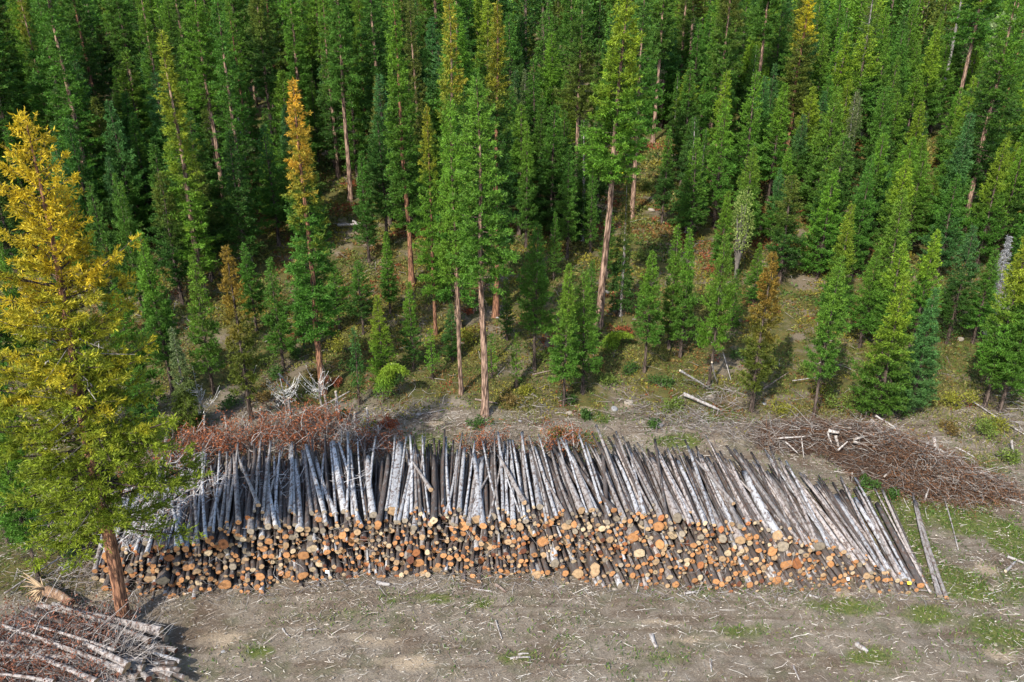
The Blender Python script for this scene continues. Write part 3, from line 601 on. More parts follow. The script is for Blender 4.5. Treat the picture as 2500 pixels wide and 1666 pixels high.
while miss < 700 and len(pk) < 2100:
    cx = rp.uniform(XA, XB); hi = (pk[np.abs(pk[:, 0]-cx) < .3, 1].max() if len(pk) and (np.abs(pk[:, 0]-cx) < .3).any() else 0)/ztop(cx) > .72
    q = rp.random()**(1. if hi else 1.3); rad = rp.uniform(.045, .072) if q < .42 else rp.uniform(.072, .105) if q < .80 else rp.uniform(.105, .145) if q < .965 else rp.uniform(.16, .23); cand = np.clip(cx+np.linspace(-.7, .7, 29), XA, XB); rad *= 1.09; zc = np.full(29, rad)
    near = pk[np.abs(pk[:, 0]-cx) < 1.4] if len(pk) else pk
    if len(near):
        dx = np.abs(cand[:, None]-near[None, :, 0]); rr = rad+near[None, :, 2]
        zz = np.where(dx < rr, near[None, :, 1]+np.sqrt(np.maximum(rr**2-dx**2, 0)), -1); zc = np.maximum(zc, zz.max(1))
    b = int(np.argmin(zc-np.array([ztop(c) for c in cand])*.6)) if False else int(np.argmin(zc+rp.uniform(0, .08, 29)))
    x, z = cand[b], zc[b]
    if z > ztop(x)-rad*.3: miss += 1; continue
    pk = np.vstack([pk, [x, z, rad]])
print('logs', len(pk))
ENDC = [((.42, .20, .08), 'orange'), ((.37, .24, .13), 'tan'), ((.24, .195, .14), 'greyish'), ((.46, .345, .21), 'pale'), ((.32, .125, .048), 'rust-orange'), ((.13, .05, .028), 'dark red')]
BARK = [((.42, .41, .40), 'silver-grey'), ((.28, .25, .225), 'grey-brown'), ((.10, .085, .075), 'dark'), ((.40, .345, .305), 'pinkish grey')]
def log_shape(p, q, r0, r1, bend, bark, endc, rr, sides=10, gb=None, ge=None, hollow=False):
    """bark tube into gb, sawn face into ge"""
    p = np.array(p, float); q = np.array(q, float); k = 7; s = np.linspace(0, 1, k); d = q-p; ln = np.linalg.norm(d); d /= ln
    sv = nrm(np.cross(d, [0, 0, 1.])[None])[0]; uv = np.cross(sv, d)
    pl = p+np.outer(s, q-p)+np.outer(np.sin(s*3.14), sv*bend[0]+uv*bend[1])
    rad = r0*(1-s)+r1*s+r0*.12*np.exp(-s*ln/.4); a = np.arange(sides)*6.2832/sides
    shp = 1+.10*np.sin(a*2+rr.uniform(0, 6))+.07*rr.normal(size=sides)
    V = pl[:, None]+(rad[:, None]*shp[None]*(1+.05*rr.normal(size=(k, sides))))[..., None]*(np.cos(a)[:, None]*sv+np.sin(a)[:, None]*uv)[None]
    tilt = rr.normal(0, .13); V[0] += np.outer((V[0]-p)@uv, d)*tilt
    idx = np.arange(k*sides).reshape(k, sides); A = idx[:-1]; B = np.roll(A, -1, 1); Dd = idx[1:]; Cc = np.roll(Dd, -1, 1)
    vv = V.reshape(-1, 3); gb.add(np.vstack([vv, q]), np.stack([A, B, Cc, Dd], -1).reshape(-1, 4), np.stack([idx[-1], np.roll(idx[-1], -1), np.full(sides, k*sides)], -1), c=bark)
    cen = p-d*.004*r0/.1; rim = V[0]-d*.001; mid = cen+(rim-cen)*.55
    ev = np.vstack([rim, mid, cen]); i = np.arange(sides); j = (i+1) % sides
    e = np.array(endc); cc = np.vstack([np.repeat(e[None]*.82, sides, 0), np.repeat(e[None]*1.08, sides, 0), e[None]*(.18 if hollow else .75)])
    ge.add(ev, np.stack([j, i, i+sides, j+sides], -1), np.stack([j+sides, i+sides, np.full(sides, 2*sides)], -1), c=cc)
order = np.arange(len(pk))
exposed = np.zeros(len(pk), bool)
for i, (x, z, rad) in enumerate(pk):
    ab = pk[(np.abs(pk[:, 0]-x) < (rad+pk[:, 2])*.55) & (pk[:, 1] > z+.02)]; exposed[i] = len(ab) == 0
top_i = [i for i in order if exposed[i]]
face_i = sorted([i for i in order if not exposed[i]], key=lambda i: -pk[i, 2])
N_IND = 262
single = set(sorted(top_i, key=lambda i: -pk[i, 2])[:185]); single |= set(face_i[:N_IND-len(single)])
print('top logs', len(top_i), 'single', len(single))
hb, he = Geo(), Geo(); rr = np.random.default_rng(5)
def new_log(p, q, r0, r1, bend, bk, ec, hollow=False, sides=12):
    gb, ge = Geo(), Geo(); log_shape(p, q, r0, r1, bend, bk, ec, rr, sides, gb, ge, hollow)
    o = link('log', gb.mesh('log', M_LOG, True)); link('cut_end', ge.mesh('cut_end', M_CUT), o); return o
for i in order:
    x, z, rad = pk[i]; rad /= 1.09
    yf = y0(x)+FACE*z+rr.uniform(-.42, .5)*(1.0 if not exposed[i] else 1.35)+.1
    ln = rr.uniform(5.7, 6.9)+(rr.uniform(0, 1.8) if rad < .08 else 0)
    tap = rr.uniform(.68, .95); zb = .64*z*rr.uniform(.97, 1.05)+rad*.1+(rr.uniform(0, .25) if exposed[i] else 0)
    u0, v0 = project(x, yf, z); yb = yf+ln*.97; _, v1 = project(0, yb, zb)
    u1 = u0+(lerp(SLP, u0)+rr.normal(0, (.30 if rr.random() < .1 else .085) if exposed[i] else .06))*(v1-v0)
    xb = (u1-1250)/FPX*(yb*ct-(zb-CAM_Z)*st)
    e = rr.random(); hfrac = z/max(.3, ztop(x))
    if x < -11 or hfrac < .72: k = int(np.searchsorted([.42, .62, .70, .84, .95], e))
    else: k = int(np.searchsorted([.22, .48, .80, .90, .96], e))
    ec = np.array(ENDC[k][0])*rr.uniform(.8, 1.15)
    right = np.clip((x-2)/8, 0, 1); e = rr.random()
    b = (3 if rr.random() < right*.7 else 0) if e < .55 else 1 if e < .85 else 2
    if not exposed[i] and rr.random() < .8: b = 2  # shade among the covered logs is put into their colour: mostly dark bark
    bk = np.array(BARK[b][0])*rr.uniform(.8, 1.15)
    bend = (rr.normal(0, .05), rr.normal(0, .02)); hol = rr.random() < .07
    if i in single:
        o = new_log((x, yf, z), (xb, yb, zb), rad, rad*tap, bend, bk, ec, hol)
        sz = 'thick' if rad > .165 else 'stout' if rad > .125 else 'medium' if rad > .09 else 'slim'
        if exposed[i]:
            thing(o, 'log', f'{sz} {BARK[b][1]} top log', (x, yf, z), 'logs of the long pile', pool='top_log')
        else:
            thing(o, 'log', f'{sz} {ENDC[k][1]}-ended face log', (x, yf, z), 'logs of the long pile', pool='face_log')
        THINGS[-1]['rad'] = rad
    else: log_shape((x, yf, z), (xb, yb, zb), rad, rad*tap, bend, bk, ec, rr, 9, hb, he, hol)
hp = link('packed_logs', hb.mesh('packed_logs', M_LOG, True)); stuff(hp, 'densely packed smaller logs filling the body of the long log pile', 'logs')
link('cut_faces', he.mesh('cut_faces', M_CUT), hp)['kind'] = 'stuff'
# logs lying askew on top
for (a, b, rad, zc, lb) in [((578, 1108), (631, 1234), .085, .2, 'thin brown pole lying askew across the top logs near the left'), ((1003, 1122), (1052, 1196), .1, .05, 'pale slanting log poking out between upright-lying logs near the thickest one'), ((1217, 1112), (1280, 1228), .095, .18, 'slanting grey log crossing the top layer near the middle of the pile'),
                        ((1692, 1116), (1791, 1230), .08, .18, 'slim slanting pole crossing the top logs in the right half'), ((412, 1040), (375, 1235), .12, .4, 'dark leaning log beside the yellow larch boughs at the left pile end')]:
    pp = []
    for (u, v), fr in ((a, 1.), (b, 0.)):
        z = 1.6 if fr else 2.5
        for _ in range(8):
            x, y, z2 = at_z(u, v, z); zt = ztop(min(max(x, XA), XB)); y_f = y0(x)+FACE*zt; z = zt*(1-.36*min(1, max(0, (y-y_f)/6.3)))+rad+zc
        pp.append((x, y, z))
    o = new_log(pp[1], pp[0], rad, rad*.65, (0, .03), BARK[1][0], ENDC[1][0]); thing(o, 'log', '', pp[1], 'logs of the long pile', label=lb, pool='top_log')
# bark-dark logs at the far left end, resting on the ground
for k, (a, b, rad) in enumerate([((232, 1412), (262, 1270), .13), ((250, 1418), (278, 1290), .10), ((262, 1405), (285, 1300), .09), ((275, 1415), (300, 1300), .1)]):
    p = at_z(*a, .28); q = at_z(*b, .35)
    o = new_log(p, q, rad, rad*.7, (0, 0), BARK[2][0], ENDC[3][0]); thing(o, 'log', 'dark log behind the yellow larch trunk', p, 'logs of the long pile', pool='left_log')

# paper tags on cut ends
def tag(u, v, w, h, col, z, dy, label):
    dx, d_y, dz = ray(u, v); t = (z-CAM_Z)/dz; x, y = dx*t, d_y*t-dy; g = Geo()
    a = .62; n = np.array([0, -math.cos(a), math.sin(a)]); up = np.array([0, math.sin(a), math.cos(a)]); c = np.array([x, y, z]); sx = np.array([1., 0, 0])
    f = [c+sx*i*w/2+up*j*h/2+n*kk for kk in (.0, .012) for i, j in ((-1, -1), (1, -1), (1, 1), (-1, 1))]
    g.add(f, [[4, 5, 6, 7], [3, 2, 1, 0], [0, 1, 5, 4], [1, 2, 6, 5], [2, 3, 7, 6], [3, 0, 4, 7]], c=col)
    o = link('paper_tag', g.mesh('paper_tag', M_PAPER)); thing(o, 'tag', '', (x, y, z), label=label)
for u, v, w_, h_, col, lb in [(803, 1384, .15, .11, (.9, .9, .88), 'white paper tag stapled to an orange log end left of centre'), (2063, 1401, .1, .12, (.9, .9, .88), 'white paper tag on a log end near the right pile end'), (2211, 1411, .15, .11, (.85, .75, .05), 'bright yellow tag on a log end at the low right tip')]:
    zz = .6
    tt = np.linspace(20, 45, 2500); dx, dy, dz = ray(u, v); f = dy*tt-(np.interp(dx*tt, xs, y0s)+FACE*(CAM_Z+dz*tt)); t = tt[int(np.argmax(f > 0))]
    tag(u, v, w_, h_, col, CAM_Z+dz*t, .32, lb)

# ------------------------------------------------------------------ tangles of twigs and rust-red dead needles
def tangle(n, centre, r, ln=(.5, 1.4), th=(.008, .02), cols=((.32, .30, .28), (.2, .17, .15), (.12, .09, .075)), elev=(-.2, .7), g=None, az=None):
    g = g or Geo(); k = 5; p = centre(n, r); a = r.uniform(0, 6.283, n) if az is None else r.normal(az[0], az[1], n); e = r.uniform(*elev, n); L = r.uniform(*ln, n); s = np.linspace(0, 1, k)
    d = np.stack([np.cos(a)*np.cos(e), np.sin(a)*np.cos(e), np.sin(e)], 1); c2 = nrm(r.normal(size=(n, 3)))*.28
    P = p[:, None]+d[:, None]*(L[:, None]*s)[..., None]+c2[:, None]*(L[:, None]*np.sin(s*2.4)**2)[..., None]
    R = r.uniform(*th, n)[:, None]*np.linspace(1, .35, k)[None]; v, q = tubes(P, R, 3)
    c = np.array(cols)[r.integers(0, len(cols), n)]*r.uniform(.7, 1.25, (n, 1)); g.add(v, q, c=np.repeat(c, k*3, 0)); return g, P
def rust(n, P, r, g, bl=.13, cols=((.23, .085, .04), (.30, .12, .055), (.16, .065, .035)), m=1):
    i = r.integers(0, len(P), n); j = r.integers(2, P.shape[1], n); p = P[i, j]+r.normal(0, .09, (n, 3))
    V, Q = blades(p, nrm(r.normal(size=(n, 3))), bl*r.uniform(.5, 1.3, n), bl*.35*r.uniform(.6, 1.2, n), r)
    g.add(V, Q, c=np.repeat(np.array(cols)[r.integers(0, len(cols), n)]*r.uniform(.6, 1.4, (n, 1)), 4, 0), m=m)
# brush behind and at the left of the long pile
BR = [(430, 1085, 1.0), (480, 1090, 1.1), (540, 1088, 1.1), (600, 1075, 1.2), (660, 1060, 1.3), (720, 1050, 1.4), (780, 1045, 1.4), (830, 1055, 1.3), (880, 1068, 1.2), (910, 1082, .9), (420, 1120, 1.), (395, 1165, 1.), (440, 1150, 1.), (370, 1200, .9), (700, 1085, 1.2), (800, 1085, 1.2), (1190, 1092, .45), (1375, 1085, .4)]
def brush_c(n, r):
    i = r.integers(0, len(BR), n); out = np.zeros((n, 3))
    cen = np.array([at_z(u, v+14, zz*.55) for u, v, zz in BR]); zz = np.array([b[2] for b in BR])
    out[:, 0] = cen[i, 0]+r.normal(0, .55, n); out[:, 1] = cen[i, 1]+r.normal(0, .6, n)
    out[:, 2] = H(out[:, 0], out[:, 1])+r.uniform(0, 1, n)*zz[i]*.95; return out
r = np.random.default_rng(31); g, P = tangle(1900, brush_c, r, (.45, 1.5), (.009, .026), ((.33, .305, .28), (.2, .175, .155), (.10, .08, .065)), elev=(-.1, 1.2)); kk = fbm(P[:, 0, 0]*1.1, P[:, 0, 1]*1.1+P[:, 0, 2], 3); rust(19000, P[kk > np.quantile(kk, .5)], r, g, .16, ((.28, .088, .034), (.34, .12, .05), (.16, .055, .026)))
stuff(link('brush_tangle', g.mesh('brush_tangle', [M_TWIG, M_LEAF])), 'rust-red dead needles and grey twigs heaped behind the long log pile', 'brush')
# grey limbs lying over the left shoulder of the pile
LB = [(450, 1180), (420, 1220), (470, 1210), (380, 1270), (340, 1290), (400, 1240), (300, 1300), (440, 1130), (620, 1190), (690, 1190), (850, 1180), (560, 1180), (330, 1250)]
def limb_c(n, r):
    i = r.integers(0, len(LB), n); out = np.zeros((n, 3))
    cen = np.array([at_z(u, v, 1.75) for u, v in LB]); out = cen[i]+r.normal(0, .45, (n, 3))*np.array([1.1, 1.1, .25]); return out
g, P = tangle(480, limb_c, r, (.5, 1.3), (.01, .022), ((.40, .385, .37), (.28, .26, .25)), (-.2, .6)); rust(900, P, r, g)
stuff(link('limb_tangle', g.mesh('limb_tangle', [M_TWIG, M_LEAF])), 'pale grey curved limbs lying over the left shoulder of the pile', 'brush')
# loose twigs along the foot of the pile
def foot_c(n, r):
    x = r.uniform(XA-.5, XB, n); y = np.interp(x, xs, y0s)-r.uniform(-.2, .7, n); return np.stack([x, y, H(x, y)+r.uniform(.01, .18, n)], 1)
g, P = tangle(900, foot_c, r, (.25, .9), (.006, .014), elev=(-.15, .35))
def gap_c(n, r):
    x = r.uniform(XA+.5, XB-1, n); z = r.uniform(.1, .95, n)*np.interp(x, tx, tz); y = np.interp(x, xs, y0s)+FACE*z-.05; return np.stack([x, y, z], 1)
g, P = tangle(420, gap_c, r, (.25, .8), (.006, .012), elev=(-.5, .3), g=g)
stuff(link('twig_litter', g.mesh('twig_litter', M_TWIG)), 'loose twigs and bark strips along the foot of the long pile', 'twigs')

# ------------------------------------------------------------------ right-hand branch heap
HEAP = [(1880, 1078, .8, .5), (1960, 1065, 1.2, .9), (2030, 1072, 1.2, 1.1), (2110, 1080, 1.5, 1.8), (2170, 1100, 1.6, 2.1), (2240, 1125, 1.5, 1.9), (2310, 1150, 1.3, 1.4), (2370, 1172, 1.0, .9), (2420, 1188, .7, .5), (2140, 1130, 1.2, 1.1), (2230, 1165, 1.1, .9), (2320, 1188, .9, .6)]
hc = np.array([at_z(u, v, zz*.5)[:2] for u, v, _, zz in HEAP]); hr = np.array([q[2] for q in HEAP]); hz = np.array([q[3]*1.1 for q in HEAP])
def heap_z(x, y):
    d2 = (x[:, None]-hc[None, :, 0])**2+((y[:, None]-hc[None, :, 1])*1.05)**2
    return (hz[None]*np.exp(-d2/(hr[None]*.95)**2)).max(1)
def heap_c(n, r, lo=.25):
    i = r.integers(0, len(HEAP), n); x = hc[i, 0]+r.normal(0, .62, n)*hr[i]; y = hc[i, 1]+r.normal(0, .62, n)*hr[i]
    return np.stack([x, y, H(x, y)+heap_z(x, y)*r.uniform(lo, 1, n)], 1)
r = np.random.default_rng(41)
g, P = tangle(6500, heap_c, r, (.4, 1.5), (.007, .022), ((.19, .165, .14), (.10, .075, .058), (.085, .046, .028), (.14, .07, .036)), (-.35, .35)); rust(13000, P[P[:, 0, 0] > np.quantile(P[:, 0, 0], .35)], r, g, .15, ((.15, .07, .032), (.19, .09, .04), (.10, .05, .027)))
g, P = tangle(700, lambda n, q: heap_c(n, q, .8)+np.array([0, 0, .05]), r, (.6, 1.6), (.008, .02), ((.32, .29, .255), (.20, .165, .14)), (-.2, .25), g=g)
# solid core of soil and chips keeps the heap opaque
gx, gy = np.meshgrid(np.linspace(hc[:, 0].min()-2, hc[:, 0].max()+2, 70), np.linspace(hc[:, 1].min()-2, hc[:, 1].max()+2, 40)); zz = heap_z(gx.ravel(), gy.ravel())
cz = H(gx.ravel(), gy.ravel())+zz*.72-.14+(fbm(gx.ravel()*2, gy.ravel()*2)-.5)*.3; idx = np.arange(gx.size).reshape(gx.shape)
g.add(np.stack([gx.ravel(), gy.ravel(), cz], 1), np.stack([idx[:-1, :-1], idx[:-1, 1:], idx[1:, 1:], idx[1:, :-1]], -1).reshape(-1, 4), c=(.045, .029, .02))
stuff(link('branch_heap', g.mesh('branch_heap', [M_TWIG, M_LEAF])), 'wide heap of rust-brown slash branches and twigs behind the right pile end', 'branch heap')
def pole(a, b, rad, za, zb, look, group, bk=(.40, .36, .32), label=None, pool='pole', tap=.7, absz=False):
    pa = at_z(*a, za) if absz else None
    if not absz:
        x, y, z = ground(*a); pa = at_z(*a, z+za); x, y, z = ground(*b); pb = at_z(*b, z+zb)
    else: pb = at_z(*b, zb)
    gb, ge = Geo(), Geo(); log_shape(pa, pb, rad, rad*tap, (rr.normal(0, .02), rr.normal(0, .02)), bk, np.array((.52, .42, .3)), rr, 8, gb, ge)
    o = link('dead_pole', gb.mesh('dead_pole', M_LOG, True)); link('cut_end', ge.mesh('cut_end', M_CUT), o)
    m = tuple((pa[i]+pb[i])/2 for i in range(3)); thing(o, 'pole', look, m, group, label=label, pool=pool); return o
def S5(cx, cy): return 1900+cx*600/2353, 980+cy*320/1255      # crop to photograph
for a, b, rad, za, zb in [((725, 365), (1130, 245), .06, 1.0, 1.5), ((935, 140), (1180, 285), .055, 1.5, 1.3), ((690, 210), (930, 360), .05, 1.0, 1.2), ((1235, 395), (1430, 560), .09, 1.3, 1.1), ((960, 455), (1480, 555), .05, 1.2, 1.2), ((1490, 350), (1515, 585), .085, 1.6, 1.), ((1520, 450), (1800, 600), .06, 1.2, .9),
                        ((985, 530), (1150, 410), .045, 1.0, 1.3), ((1390, 470), (1450, 380), .07, 1.2, 1.4), ((1010, 725), (1160, 560), .04, .5, .9), ((1440, 590), (1480, 670), .05, .9, .8), ((1560, 800), (1645, 890), .05, .4, .25), ((1690, 440), (1880, 540), .045, .9, .7), ((905, 440), (1090, 340), .04, 1.2, 1.4),
                        ((1400, 960), (1450, 820), .045, .15, .4), ((1930, 905), (2005, 912), .05, .3, .3), ((1740, 790), (1890, 860), .05, .5, .4), ((1540, 720), (1580, 770), .05, .7, .6), ((480, 280), (585, 300), .09, .9, .9), ((470, 290), (515, 410), .05, .8, .5), ((550, 330), (575, 435), .07, .9, .5), ((720, 385), (860, 425), .06, 1.0, 1.0),
                        ((1100, 470), (1200, 445), .08, 1.1, 1.1), ((570, 470), (665, 385), .04, .6, .9), ((70, 390), (190, 500), .04, .5, .3), ((0, 355), (300, 335), .04, .6, .6), ((220, 330), (245, 540), .03, .8, .2), ((890, 180), (1000, 270), .06, 1.3, 1.3)]:
    pole(S5(*a), S5(*b), rad, za, zb, f'{"stout" if rad > .075 else "thin"} bleached pole on the branch heap', 'poles on the branch heap', pool='heap_pole')

# ------------------------------------------------------------------ lower-left heap of felled trunks
def S6(cx, cy): return cx*480/2353, 1430+cy*236/1157
MOUND = [(60, 1560, 3.0, 1.2), (180, 1570, 2.6, 1.3), (300, 1600, 2.0, 1.1), (90, 1640, 3., 1.2), (250, 1650, 2.4, 1.1), (380, 1640, 1.2, .8), (-60, 1620, 3., 1.2)]
mc = np.array([at_z(u, v, zz*.6)[:2] for u, v, _, zz in MOUND]); mr = np.array([q[2]*.55 for q in MOUND]); mz = np.array([q[3] for q in MOUND])
def mound_z(x, y):
    d2 = (x[:, None]-mc[None, :, 0])**2+(y[:, None]-mc[None, :, 1])**2
    return (mz[None]*np.exp(-d2/(mr[None]*1.3)**2)).max(1)
FL = [((460, 240), (1930, 550), .19, .7, .75, 'longest thick pinkish trunk lying below the yellow larch', 1), ((250, 280), (470, 370), .12, .9, .9, 'short birch-pale trunk end beside the rust twigs', 1), ((1000, 690), (1530, 960), .15, 1.2, 1.2, 'pale spotted trunk with round sawn end in the corner heap', 1),
      ((400, 470), (1380, 780), .085, 1.2, 1.15, 'long slim pale trunk running across the corner heap', 1), ((30, 480), (1490, 1020), .12, 1.1, 1.1, 'long straight grey-brown trunk across the corner heap', 1), ((400, 830), (1150, 1150), .13, 1.1, 1.1, 'grey trunk reaching the picture bottom in the corner heap', 1), ((0, 1060), (640, 1150), .09, 1.1, 1.1, 'slim trunk along the bottom edge of the corner heap', 1)]
for a, b, rad, za, zb, lb, _ in FL:
    p = at_z(*S6(*b), zb); q = at_z(*S6(*a), za)
    gb, ge = Geo(), Geo(); log_shape(p, q, rad*.8, rad*.45, (0, .05), np.array((.31, .275, .25)), np.array(ENDC[1][0])*.8, rr, 12, gb, ge)
    o = link('felled_trunk', gb.mesh('felled_trunk', M_LOG, True)); link('cut_end', ge.mesh('cut_end', M_CUT), o); thing(o, 'felled trunk', '', p, 'felled trunks of the corner heap', label=lb, pool='felled')
for k, (cx, cy, rad) in enumerate([(1990, 640, .13), (1790, 665, .11), (1650, 770, .1), (1860, 790, .17), (2000, 750, .14), (2105, 780, .1), (1720, 910, .15), (1525, 840, .1), (1985, 830, .12), (1920, 900, .13), (2160, 910, .08), (2105, 935, .12), (1720, 990, .13), (1580, 1000, .13), (1370, 1090, .15), (1310, 1120, .17), (1500, 1040, .12), (1900, 960, .13), (1940, 1030, .1), (2060, 1010, .13),
                                    (2150, 1030, .13), (2060, 1080, .12), (2230, 1110, .11), (1690, 1050, .12), (1780, 1120, .1), (1640, 1110, .12), (1960, 1100, .1), (1850, 1080, .1), (1430, 1040, .1), (1400, 1130, .1), (2060, 1140, .1), (1520, 1130, .1)]):
    zz = float(np.interp(cy, [600, 1157], [.55, .35]))+(.35 if cx < 1800 else 0)*(1 if cy < 1000 else .7)
    p = np.array(at_z(*S6(cx, cy), max(rad, zz))); an = math.radians(rr.normal(164, 9)); ln = rr.uniform(4, 6)
    q = p+np.array([math.cos(an)*ln, math.sin(an)*ln, rr.uniform(-.1, .3)])
    ec = ENDC[int(rr.choice([1, 2, 3, 4, 5], p=[.3, .25, .2, .15, .1]))]; bk = BARK[int(rr.integers(0, 4))]
    gb, ge = Geo(), Geo(); log_shape(p, q, rad*.92, rad*.55, (rr.normal(0, .05), 0), np.array(bk[0])*.85, np.array(ec[0])*.75, rr, 11, gb, ge)
    o = link('felled_trunk', gb.mesh('felled_trunk', M_LOG, True)); link('cut_end', ge.mesh('cut_end', M_CUT), o)
    thing(o, 'felled trunk', f'{"stout" if rad > .125 else "slim"} {bk[1]} trunk with {ec[1]} cut end', tuple(p), 'felled trunks of the corner heap', pool='felled')
r = np.random.default_rng(51)
def mound_c(n, r, lo=.2):
    i = r.integers(0, len(MOUND), n); x = mc[i, 0]+r.normal(0, .6, n)*mr[i]*1.5; y = mc[i, 1]+r.normal(0, .5, n)*mr[i]
    x = np.minimum(x, -13.6-.3*(23-y)+r.normal(0, .5, n)); return np.stack([x, y, H(x, y)+mound_z(x, y)*r.uniform(lo, 1, n)], 1)
g, P = tangle(2600, mound_c, r, (.5, 1.7), (.007, .018), ((.33, .30, .275), (.23, .2, .18), (.13, .11, .095)), (-.1, .7))
Pl = P[P[:, 0, 0] < -14.6]; rust(12000, Pl, r, g, .16, ((.21, .08, .045), (.26, .11, .065), (.14, .06, .035)))
gx, gy = np.meshgrid(np.linspace(-24, -9, 60), np.linspace(17, 26.5, 40)); zz = mound_z(gx.ravel(), gy.ravel())*np.clip((-13.2-gx.ravel())/1.2, 0, 1)
idx = np.arange(gx.size).reshape(gx.shape); g.add(np.stack([gx.ravel(), gy.ravel(), H(gx.ravel(), gy.ravel())+zz*.55-.15], 1), np.stack([idx[:-1, :-1], idx[:-1, 1:], idx[1:, 1:], idx[1:, :-1]], -1).reshape(-1, 4), c=(.06, .048, .04))
stuff(link('corner_brush', g.mesh('corner_brush', [M_TWIG, M_LEAF])), 'grey twigs and rust-red needles tangled among the felled trunks in the corner', 'brush')
# uprooted splintered stump
x, y, z = ground(112*D, 1372*D); st_o = link('splintered_stump', None); st_o.location = (x, y, z)
g = Geo(); v, q = tubes(np.array([[[0, 0, .3], [.6, -.35, .45], [1.5, -.9, .5]]]), np.array([[.22, .2, .15]]), 9); g.add(v, q, c=(.24, .15, .09)); link('trunk', g.mesh('stump_trunk', M_LOG, True), st_o)
r = np.random.default_rng(61); n = 26; a = r.uniform(0, 6.28, n); P = np.zeros((n, 4, 3)); s = np.linspace(0, 1, 4)
P[..., 0] = -.1-(.9*r.uniform(.3, 1, n))[:, None]*s*np.abs(np.cos(a))[:, None]; P[..., 1] = (np.sin(a)*.8*r.uniform(.3, 1, n))[:, None]*s; P[..., 2] = .4+(r.normal(.1, .6, n))[:, None]*s-.3*s**2
v, q = tubes(P, np.array([[.07, .05, .03, .01]])*r.uniform(.5, 1.1, (n, 1)), 5); g = Geo(); g.add(v, q, c=(.42, .30, .18)); link('roots', g.mesh('stump_roots', M_TWIG), st_o)
thing(st_o, 'stump', '', (x, y, z+.4), label='uprooted splintered stump with pale broken roots above the corner heap')

# ------------------------------------------------------------------ fallen and leaning poles, snags on the slope, rocks
DW = (.31, .285, .26)
for a, b, rad, za, zb, lk in [((1660, 905), (1735, 950), .06, 1.4, .1, 'leaning grey pole'), ((1670, 962), (1755, 1000), .09, .35, .25, 'pale fallen log with forked end'), ((1645, 978), (1672, 960), .05, .2, .35, 'pale forked branch'), ((1738, 885), (1752, 938), .05, 1.6, .05, 'leaning bare pole'), ((1935, 930), (2030, 915), .04, .3, .5, 'thin pale fallen stick'),
                             ((1865, 950), (1925, 910), .035, .1, .3, 'thin brown fallen stick'), ((2240, 764), (2275, 768), .05, .1, .1, 'short pale fallen log'), ((770, 1000), (855, 955), .05, .2, .5, 'thin fallen pole'), ((680, 912), (730, 975), .05, 1.5, .05, 'dead leaning stub'), ((825, 550), (900, 545), .12, .2, .3, 'bleached fallen log'), ((860, 540), (890, 552), .09, .3, .1, 'bleached broken log'),
                             ((2375, 980), (2500, 1060), .05, .1, .1, 'grey fallen stick'), ((1975, 1080), (1905, 1040), .04, .1, .2, 'grey thin stick'), ((1915, 1045), (1950, 1010), .05, .1, .3, 'pale broken stick'), ((2305, 1216), (2340, 1345), .03, .15, .05, 'long thin bare stick on green grass'), ((2180, 775), (2215, 800), .04, .5, .1, 'bent grey stick'), ((1085, 1000), (1030, 1010), .03, .05, .1, 'thin grey stick'),
                             ((1160, 975), (1215, 985), .05, .1, .1, 'brown fallen stick'), ((1300, 915), (1345, 905), .04, .3, .4, 'slanting brown stick'), ((1690, 1010), (1730, 1035), .05, .1, .1, 'short pale stick'), ((1765, 860), (1785, 930), .03, .9, .05, 'thin leaning twig'), ((2470, 1075), (2475, 1105), .06, .5, .05, 'short upright grey stub'), ((2445, 1215), (2500, 1230), .05, .1, .1, 'pale split stick'), ((2460, 1360), (2500, 1375), .07, .08, .08, 'pale split board'),
                             ((2455, 1395), (2478, 1372), .06, .1, .1, 'pale wood slab'), ((2400, 1455), (2450, 1440), .03, .04, .04, 'thin pale stick'), ((2090, 1572), (2118, 1592), .10, .08, .06, 'pale split wood chunk'), ((1590, 1550), (1602, 1580), .09, .06, .05, 'pale bark slab'), ((1210, 1515), (1225, 1560), .035, .05, .04, 'pale splinter'), ((920, 1422), (952, 1428), .08, .06, .06, 'white bark slab'), ((1150, 1436), (1200, 1444), .04, .06, .05, 'pale thin stick'),
                             ((1210, 1428), (1235, 1446), .06, .1, .05, 'brown broken stick'), ((1265, 1598), (1292, 1596), .04, .05, .05, 'pale stick on a green tuft'), ((1245, 1608), (1295, 1605), .045, .05, .05, 'pale double stick on a green tuft'), ((1670, 1450), (1700, 1446), .05, .07, .05, 'short pale stick by the pile foot'), ((1975, 1454), (2000, 1460), .05, .05, .05, 'short pale chip'), ((1900, 1462), (1922, 1466), .07, .05, .05, 'pale flat chunk'), ((2140, 1498), (2160, 1500), .05, .05, .05, 'pale short stick'),
                             ((1935, 1625), (1952, 1660), .04, .05, .05, 'grey bare stick'), ((1735, 1610), (1737, 1640), .04, .05, .05, 'upright-lying pale stick'), ((265, 1496), (285, 1497), .05, .06, .06, 'short white split stick'), ((690, 1535), (707, 1555), .03, .04, .04, 'curved pale twig'), ((745, 1538), (775, 1535), .03, .04, .04, 'thin pale twig'), ((10, 1450), (175, 1345), .035, .2, .5, 'long thin fallen pole under the young trees'), ((70, 1340), (128, 1275), .045, .3, .8, 'dark thin leaning pole')]:
    pole(a, b, rad, za, zb, lk, 'fallen sticks and poles', DW if 'dark' not in lk and 'brown' not in lk else (.2, .15, .12), pool='stick')
